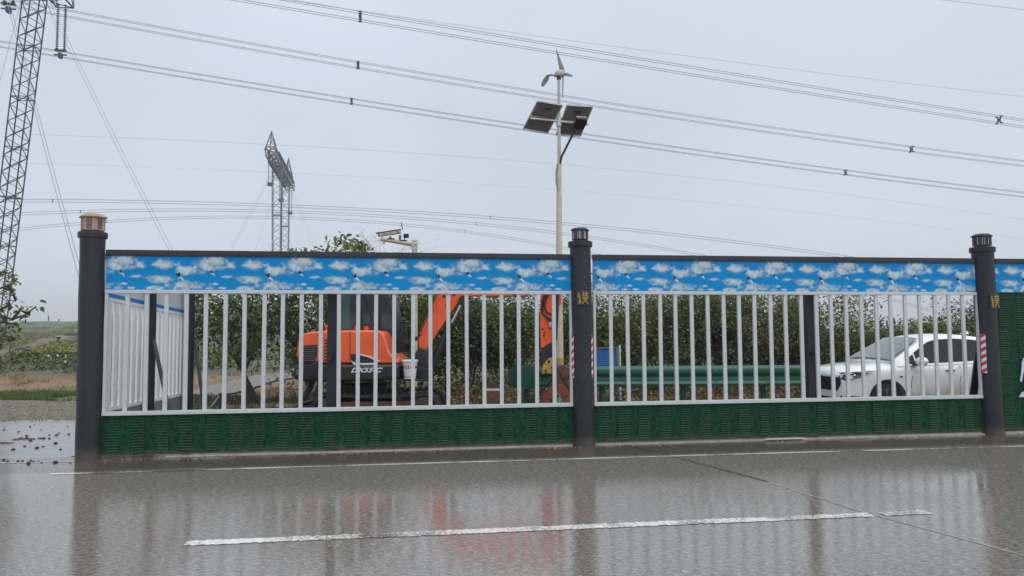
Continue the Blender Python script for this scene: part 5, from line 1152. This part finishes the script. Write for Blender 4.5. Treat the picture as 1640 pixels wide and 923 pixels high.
def hedge():
    rng = random.Random(31); G = 'trees in the dense row behind the fence'
    data = []   # u, Y, height
    us = [622, 668, 716, 760, 806, 852, 902, 948, 996, 1044, 1092, 1140, 1190, 1240, 1288, 1336, 1384, 1430, 1478, 1522, 1568, 1614]
    hts = [3.2, 3.3, 3.0, 3.3, 2.9, 3.2, 3.3, 2.7, 3.2, 3.1, 3.3, 2.55, 3.2, 3.3, 2.45, 2.9, 2.2, 1.95, 2.0, 1.9, 2.4, 3.2]
    kinds = [('leaf3', 'dark green'), ('leaf', 'mid green'), ('leaf2', 'olive green')]
    marks = ['just right of the excavator cab', 'behind the cream camera pole', 'behind the lower half of the excavator boom', 'right of the boom cylinder', 'over the white plank', 'left of the guardrail end', 'behind the street lamp pole', 'behind the middle fence post', 'behind the blue notice board', 'right of the blue notice board', 'over the second guardrail post from the right', 'with the first sky gap left of centre of the middle panel', 'with yellowing leaves over the guardrail', 'over the right end of the guardrail', 'behind the grey post at the nose of the car', 'over the hood of the white car', 'above the windscreen of the white car', 'above the front door of the white car', 'above the rear door of the white car', 'over the rear of the white car', 'behind the right fence post', 'hidden mostly by the solid green panel']
    for i, (u, h) in enumerate(zip(us, hts)):
        Y = 20.3 + rng.uniform(-.7, .9); p = at(u, 560, Y); b = (p.x, Y, T(p.x, Y)); km, kn = kinds[[0, 1, 2, 1, 0, 2, 1, 2, 2, 2, 1, 0, 2, 2, 1, 2, 2, 1, 2, 1, 1, 0][i]]
        tree('tree', f'{kn} small tree {marks[i]}', 'tree', b, h * 1.15, 6, km, 11500, rng.uniform(.075, .115), 100 + i, G, spread=.26, depth=3, r0=.030, clump=.20, zmin=.15, zmax=h * 1.05, bark='stem')
    # second row, further back, fills the gaps
    for i, u in enumerate([640, 735, 830, 925, 1015, 1110, 1205, 1310, 1405, 1500, 1600]):
        Y = 23.5 + rng.uniform(-.6, .8); p = at(u, 560, Y); b = (p.x, Y, T(p.x, Y)); h = [3.3, 3.0, 3.4, 2.9, 3.2, 2.6, 3.2, 2.3, 1.9, 1.9, 2.4][i]
        tree('tree', 'back-row tree glimpsed ' + ['just right of the excavator cab', 'above the boom cylinder', 'left of the street lamp pole', 'left of the blue notice board', 'right of the blue notice board', 'in the middle of the guardrail', 'over the right third of the guardrail', 'behind the grey post at the nose of the car', 'over the windscreen of the white car', 'over the rear door of the white car', 'behind the right post'][i], 'tree', b, h, 6, ['leaf3', 'leaf2'][i % 2], 5500, .12, 300 + i, 'trees of the hidden second row', spread=.3, depth=2, r0=.035, clump=.36, zmax=h * 1.05, bark='stem')
hedge()
# big-leaved tree left of the excavator
p = at(500, 560, 17.6)
tree('tree', 'broad-leaved tree left of the excavator, its top rising over the cloud banner', 'tree', (p.x, 17.6, T(p.x, 17.6)), 4.5, 2, 'leaf', 7600, .145, 12, spread=.16, depth=4, r0=.09, clump=.17, tilt=(.02, 0, 0), zmin=.75, zmax=4.05, droop=.6, limit=lambda C, g: C[:, 2] < 1.5 + (536 - np.interp(820 + 1200 * C[:, 0] / C[:, 1], [300, 452, 462, 480, 505, 522, 545, 572, 590, 612, 700], [470, 425, 400, 396, 398, 378, 371, 380, 396, 425, 470])) / 1200 * C[:, 1] + g.normal(size=len(C)) * .05)
p = at(392, 560, 17.8)
tree('tree', 'leafy tree left of the excavator with branches sweeping low over the path', 'tree', (p.x + .3, 17.8, T(p.x, 17.8)), 2.9, 2, 'leaf3', 3600, .145, 17, spread=.25, depth=3, r0=.06, clump=.22, tilt=(-.05, 0, 0), zmin=.85, zmax=2.9, droop=.6)
p = at(600, 560, 18.8)
tree('tree', 'dark tree hidden behind the excavator cab', 'tree', (p.x, 18.8, T(p.x, 18.8)), 2.5, 4, 'leaf3', 6500, .14, 19, spread=.28, depth=2, r0=.05, clump=.3, zmin=.2, zmax=3.5, droop=.5)
p = at(548, 560, 19.4)
tree('tree', 'sparse tree between the excavator hood and the broad-leaved tree', 'tree', (p.x, 19.4, T(p.x, 19.4)), 2.5, 3, 'leaf', 4200, .14, 23, spread=.28, depth=2, r0=.05, clump=.3, zmin=.6, zmax=3.4, droop=.5)
# near branch entering at the left edge
def left_tree():
    Y = 14.2; p = at(-95, 600, Y); b = Vector((p.x, Y, T(p.x, Y))); t = thing('tree', 'overhanging leafy tree entering at the left edge beside the wet pavement', 'tree', b); mb = MB(); rng = random.Random(4); nr = np.random.default_rng(4)
    top = at(-100, 380, Y); mb.tube([b - UP * .1, b.lerp(top, .5) + Vector((.1, 0, 0)), top], [.11, .08, .05], 10)
    tips = []
    brs = [[(-95, 520), (-50, 500), (-10, 500), (20, 512), (40, 505), (58, 491)], [(-98, 500), (-50, 475), (-15, 468), (12, 458), (28, 447)], [(-97, 480), (-55, 450), (-20, 438), (4, 436), (16, 438)], [(-94, 560), (-55, 530), (-20, 522), (4, 516), (28, 520)], [(-94, 560), (-60, 560), (-25, 550), (0, 542), (10, 545)], [(-94, 590), (-55, 590), (-20, 580), (2, 572)],
           [(-10, 500), (10, 492), (18, 488)], [(20, 512), (32, 497), (38, 493)], [(12, 458), (22, 470), (24, 480)], [(-20, 522), (0, 530), (8, 536)], [(-99, 450), (-70, 410), (-50, 380)], [(-99, 470), (-130, 430), (-160, 410)], [(-96, 520), (-140, 500), (-180, 490)]]
    for bi, br in enumerate(brs):
        dy = [0, .2, -.2, .1, .3, -.1, .05, .0, .2, .1, .4, .2, -.3][bi]; P_ = [at(u, v, Y + dy * min(1, i / 2)) for i, (u, v) in enumerate(br)]; mb.tube(P_, [.028 * (1 - .8 * i / len(P_)) + .004 for i in range(len(P_))], 5, cap=False)
        for a, b_ in zip(P_[1:], P_[2:]):
            for k in range(3): tips.append(a.lerp(b_, rng.random()))
        tips.append(P_[-1])
    mb.build('trunk', M['bark'], t, smooth=True, fix=False)
    # single broad leaf, pointed with a folded midrib
    lf = MB(); lf.add([(0, 0, 0), (.035, .022, .008), (.038, .075, .01), (0, .13, -.012), (-.038, .075, .01), (-.035, .022, .008), (0, .07, -.004)], [(0, 1, 6), (1, 2, 6), (2, 3, 6), (3, 4, 6), (4, 5, 6), (5, 0, 6)])
    me = lf.mesh('leaf', M['leaf'], smooth='all', fix=False)
    for k in range(230):
        c = Vector(tips[k % len(tips)]) + Vector((rng.gauss(0, .05), rng.gauss(0, .07), rng.gauss(0, .045)))
        s_ = rng.uniform(.5, 1.05); inst(me, 'leaf', t, c, (rng.uniform(-1.3, .1), rng.uniform(-.6, .6), rng.uniform(0, 6.28)), (s_, s_, s_))
    C = np.array([[*tips[i]] for i in nr.integers(0, len(tips), 260)]) + nr.normal(size=(260, 3)) * np.array([.11, .16, .09]); C = C[C[:, 0] < at(16, 500, Y).x]
    V, F = leaves(C, .12, nr, .5, .6); npmesh('foliage', V, F, M['leaf3'], t, k=3, kind='stuff')
left_tree()

# ================================================================ GROUND COVER
def tufts(name, m, pts, size, seed, blades=7, h=1.6, label=None, cat=None):
    nr = np.random.default_rng(seed); pts = np.asarray(pts); n = len(pts) * blades; P = np.repeat(pts, blades, 0) + nr.normal(size=(n, 3)) * np.array([size * .5, size * .5, 0])
    a = nr.uniform(0, 6.28, n); L = size * nr.uniform(.5, 1.2, n) * h; w_ = size * .10 * nr.uniform(.6, 1.5, n); ln = nr.uniform(.1, .7, n)
    d = np.stack([np.cos(a), np.sin(a), np.zeros(n)], 1); s_ = np.stack([-np.sin(a), np.cos(a), np.zeros(n)], 1)
    A = P + s_ * w_[:, None]; B = P - s_ * w_[:, None]; Cc = P + d * (L * ln)[:, None] + np.array([0, 0, 1.]) * (L * np.sqrt(1 - ln ** 2 * .8))[:, None]
    V = np.stack([A, B, Cc], 1).reshape(-1, 3); F = np.arange(3 * n).reshape(-1, 3)
    npmesh(name, V, F, m, k=3, kind='stuff', label=label, cat=cat)
def scatter(n, u0, u1, y0, y1, seed, f=None, p=1.):
    nr = np.random.default_rng(seed); Y = y0 + (y1 - y0) * nr.random(n) ** p; u = nr.uniform(u0, u1, n); X = (u - 820) / 1200 * Y * 1.0; k = np.ones(n, bool)
    if f is not None: k = f(X, Y)
    X, Y = X[k], Y[k]; return np.stack([X, Y, Tn(X, Y) - .01], 1)
tufts('grass', M['grass'], scatter(9000, -150, 240, 19.6, 22.2, 1, lambda X, Y: fbm(X * 1.1, Y * 1.6, 2) > .41), .075, 1, label='strip of short green grass beyond the gravel at the left', cat='grass')
tufts('dry_grass', M['dry'], scatter(9000, -150, 1700, 15.9, 27, 2, lambda X, Y: (fbm(X * .9, Y * .9, 5) > .5) & ((X > -7.5) | (Y > 22)), 1.0), .10, 2, label='dry straw-coloured grass on the ground behind the fence', cat='dry grass')
tufts('weeds', M['scrub'], scatter(4500, 300, 1700, 15.2, 20, 3, lambda X, Y: fbm(X * .8, Y * .8, 8) > .52), .12, 3, label='low green weeds around the excavator and the guardrail', cat='weeds')
nr = np.random.default_rng(5)
P = scatter(24000, -150, 640, 22.5, 38, 6, lambda X, Y: ((fbm(X * .45, Y * .45, 11) > .62) & (X > -9.5)) | (Y > 27.5) & (Y < 36) & (fbm(X * .5, Y * .5, 12) > .42), 1.); P[:, 2] += nr.random(len(P)) ** 2 * .30
V, F = leaves(P, .15, nr, -.2, .6); npmesh('scrub', V, F, M['scrub'], k=3, kind='stuff', label='low tangled scrub on the bank below the terraced field', cat='scrub')
P = scatter(14000, 560, 1720, 15.6, 20.5, 7, None); P[:, 2] += .02 + nr.random(len(P)) ** 3 * .22
V, F = leaves(P, .085, nr, 0, .7); npmesh('leaf_litter', V, F, M['litter'], k=3, kind='stuff', label='reddish brown leaf litter under the row of trees', cat='leaf litter')
P = scatter(3200, 560, 1720, 16, 20, 9, None); P[:, 2] += .05 + nr.random(len(P)) * .6
V, F = leaves(P, .10, nr, 0, .5); npmesh('undergrowth', V, F, M['leaf2'], k=3, kind='stuff', label='sparse undergrowth between the tree stems', cat='undergrowth')
# small pale flower heads and white scraps
P = scatter(24, 60, 200, 28, 34, 10, None); P[:, 2] += .35; V, F = leaves(P, .09, nr, 0, .9); npmesh('white_flowers', V, F, M['paper'], k=3, kind='stuff', label='scattered whitish flower heads on the scrub bank', cat='flowers')
# crop rows up the terraces
def crops():
    nr = np.random.default_rng(14); out = []; n = 190000
    Y = 36 + 170 * nr.random(n) ** 1.7; u = np.where(nr.random(n) < .55, nr.uniform(-60, 180, n), nr.uniform(180, 620, n)); X = (u - 820) / 1200 * Y
    q = (Y * .46 + X * .90); band = np.abs(((q / 9.) % 1) - .5) * 2 < .70
    row = np.abs(((q / 7.0) % 1) - .5) < .24
    k = row & (fbm(X * .06, Y * .05, 44) < .56); X, Y = X[k], Y[k]; Z = Tn(X, Y) + .10 + nr.random(len(X)) * .28; P = np.stack([X, Y, Z], 1)
    V, F = leaves(P, .19, nr, -.2, .6); npmesh('crop_rows', V, F, M['crop'], k=3, kind='stuff', label='rows of low green crop on the terraced slope at the left', cat='crops')
crops()
# dirt path
def path():
    up_ = [(306, 628.5), (340, 620), (375, 612), (408, 604.5), (440, 601), (480, 600)]; lo_ = [(306, 634), (340, 638), (375, 633), (408, 624), (440, 613), (480, 606)]
    V = []; F = []; n = 40
    def lerp(Lst, f):
        k = f * (len(Lst) - 1); i = min(int(k), len(Lst) - 2); g = k - i; return (Lst[i][0] * (1 - g) + Lst[i + 1][0] * g, Lst[i][1] * (1 - g) + Lst[i + 1][1] * g)
    for i in range(n + 1):
        a = hit(*lerp(up_, i / n)); b = hit(*lerp(lo_, i / n))
        for j in range(9): q = a.lerp(b, j / 8); V.append((q.x, q.y, T(q.x, q.y) + .055))
    MB().add(V, [(i * 9 + j, i * 9 + j + 1, (i + 1) * 9 + j + 1, (i + 1) * 9 + j) for i in range(n) for j in range(8)]).build('path', M['path'], smooth='all', kind='structure')
path()
# dark mulch mounds, field lamps, distant knoll
for i, (u, v, w_, lab) in enumerate(((100, 536, 9., 'long dark mulch mound on the field just left of the post'), (36, 535, 6., 'dark mulch mound on the field behind the overhanging branch'), (74, 560, 3.5, 'low dark heap beside the field path'))):
    c = hit(u, v); mb = MB(); rg = random.Random(i)
    for k in range(16):
        s_ = w_ / 5 * rg.uniform(.5, 1.); x = c.x + rg.uniform(-w_ / 2, w_ / 2); y = c.y + rg.uniform(-1.5, 1.5); mb.lathe([(s_, -.5), (s_ * .8, .05), (s_ * .4, .18), (.1, .24)], (x, y, T(x, y)), 9, k)
    mb.build('mulch_mound', M['mulch'], smooth=True, label=lab, cat='mound')
for i, (u, v0, v1, lab) in enumerate(((44.5, 559, 577, 'nearer insect lamp on a short post in the field'), (93.5, 538, 557, 'insect lamp on a short post farther up the field, left of the fence post'))):
    c = hit(u, v1); h = (v1 - v0) / 1200 * c.y; t = thing('insect_lamp', lab, 'insect lamp', (c.x, c.y, T(c.x, c.y)), 'insect lamps in the field')
    g = T(c.x, c.y); MB().tube([(c.x, c.y, g - .1), (c.x, c.y, g + h * .85)], .06, 6).build('post', M['dark'], t); MB().box((c.x, c.y, g + h * .95), (.0042 * c.y, .2, .07)).build('lamp_cap', M['paper'], t); MB().box((c.x, c.y, g + h * .83), (.2, .2, .16)).build('lamp_body', M['dark'], t)
for i, (u, v0, v1) in enumerate(((77.5, 506, 518), (94, 511, 518))):
    c = at(u, v1, 255); g = T(c.x, c.y); MB().tube([(c.x, c.y, g - 1), (c.x, c.y, at(u, v0, 255).z)], .2, 6).build('utility_pole', M['dark'], label=['taller tiny pole standing on the skyline field', 'shorter tiny pole on the skyline near the fence post'][i], cat='pole')
def knoll():
    nx, ny = 90, 24; D = 620; V = []
    for j in range(ny):
        for i in range(nx):
            x0 = at(60, 510, D).x; x1 = at(150, 510, D).x; f = i / (nx - 1); x = x0 + (x1 - x0) * f; y = D + j * 6; prof = math.sin(math.pi * min(1, max(0, f)) ** .8) ** .6 if 0 < f < 1 else 0
            z = -12 + 34.5 * prof * math.sin(math.pi * (j / (ny - 1))) ** .5 + 1.3 * (fbm(np.array(x * .35), np.array(y * .2), 4) - .5) * 2; V.append((x, y, float(z)))
    MB().add(V, [(j * nx + i, j * nx + i + 1, (j + 1) * nx + i + 1, (j + 1) * nx + i) for j in range(ny - 1) for i in range(nx - 1)]).build('hill', M['hill'], smooth='all', kind='structure')
knoll()
# odds and ends in the yard
p = hit(782, 626); MB().prism([at(774, 623.5, 16.2), at(802, 623.5, 16.2), at(802, 626, 16.2), at(774, 626, 16.2)], (0, .12, 0)).build('plank', M['paper'], label='short white plank lying on a brown crate between the trees', cat='plank')
c = at(791, 634, 16.3); g = T(c.x, c.y); MB().box((c.x, c.y, (g + at(791, 626.4, 16.3).z) / 2), (.42, .3, at(791, 626.4, 16.3).z - g - .01)).build('crate', M['wood'], label='brown wooden crate under the white plank', cat='crate')
c = at(353, 640, 16); g = T(c.x, c.y); t = thing('stake', 'dark wooden stake with a sagging rope beside the dirt path', 'stake', (c.x, c.y, g)); MB().tube([(c.x, c.y, g - .05), (c.x, c.y, g + .42)], .03, 7).build('post', M['dark'], t); MB().tube([(c.x, c.y, g + .40), (c.x - .16, c.y, g + .18), (c.x - .30, c.y, g + .02)], .008, 5).build('rope', M['paper'], t)
for i, (u, v, lab) in enumerate(((344, 643, 'crumpled white plastic scrap in the grass left of the excavator'), (461, 624, 'crumpled pale sack on the ground behind the dozer blade'))):
    c = at(u, v, 15.8 if i == 0 else 15.2); g = T(c.x, c.y); mb = MB(); rg = random.Random(i + 3)
    for k in range(7): x = c.x + rg.uniform(-.2, .2); mb.lathe([(.06, 0), (.08, .05), (.03, .10)], (x, c.y + rg.uniform(-.06, .06), g + (.16 if i else 0)), 5, k)
    mb.build('plastic_scrap' if i == 0 else 'sack', M['paper'] if i == 0 else M['path'], label=lab, cat='scrap' if i == 0 else 'sack')


# ================================================================ HAZE
m = bpy.data.materials.new('haze_air'); m.use_nodes = True; n = m.node_tree; n.nodes.clear()
out_ = n.nodes.new('ShaderNodeOutputMaterial'); pv = n.nodes.new('ShaderNodeVolumePrincipled'); pv.inputs['Color'].default_value = (.97, .985, 1, 1); pv.inputs['Density'].default_value = .0008; pv.inputs['Anisotropy'].default_value = .1
n.links.new(pv.outputs[0], out_.inputs['Volume'])
MB().box((0, 730, 12), (4400, 1640, 92)).build('haze', m, kind='stuff')
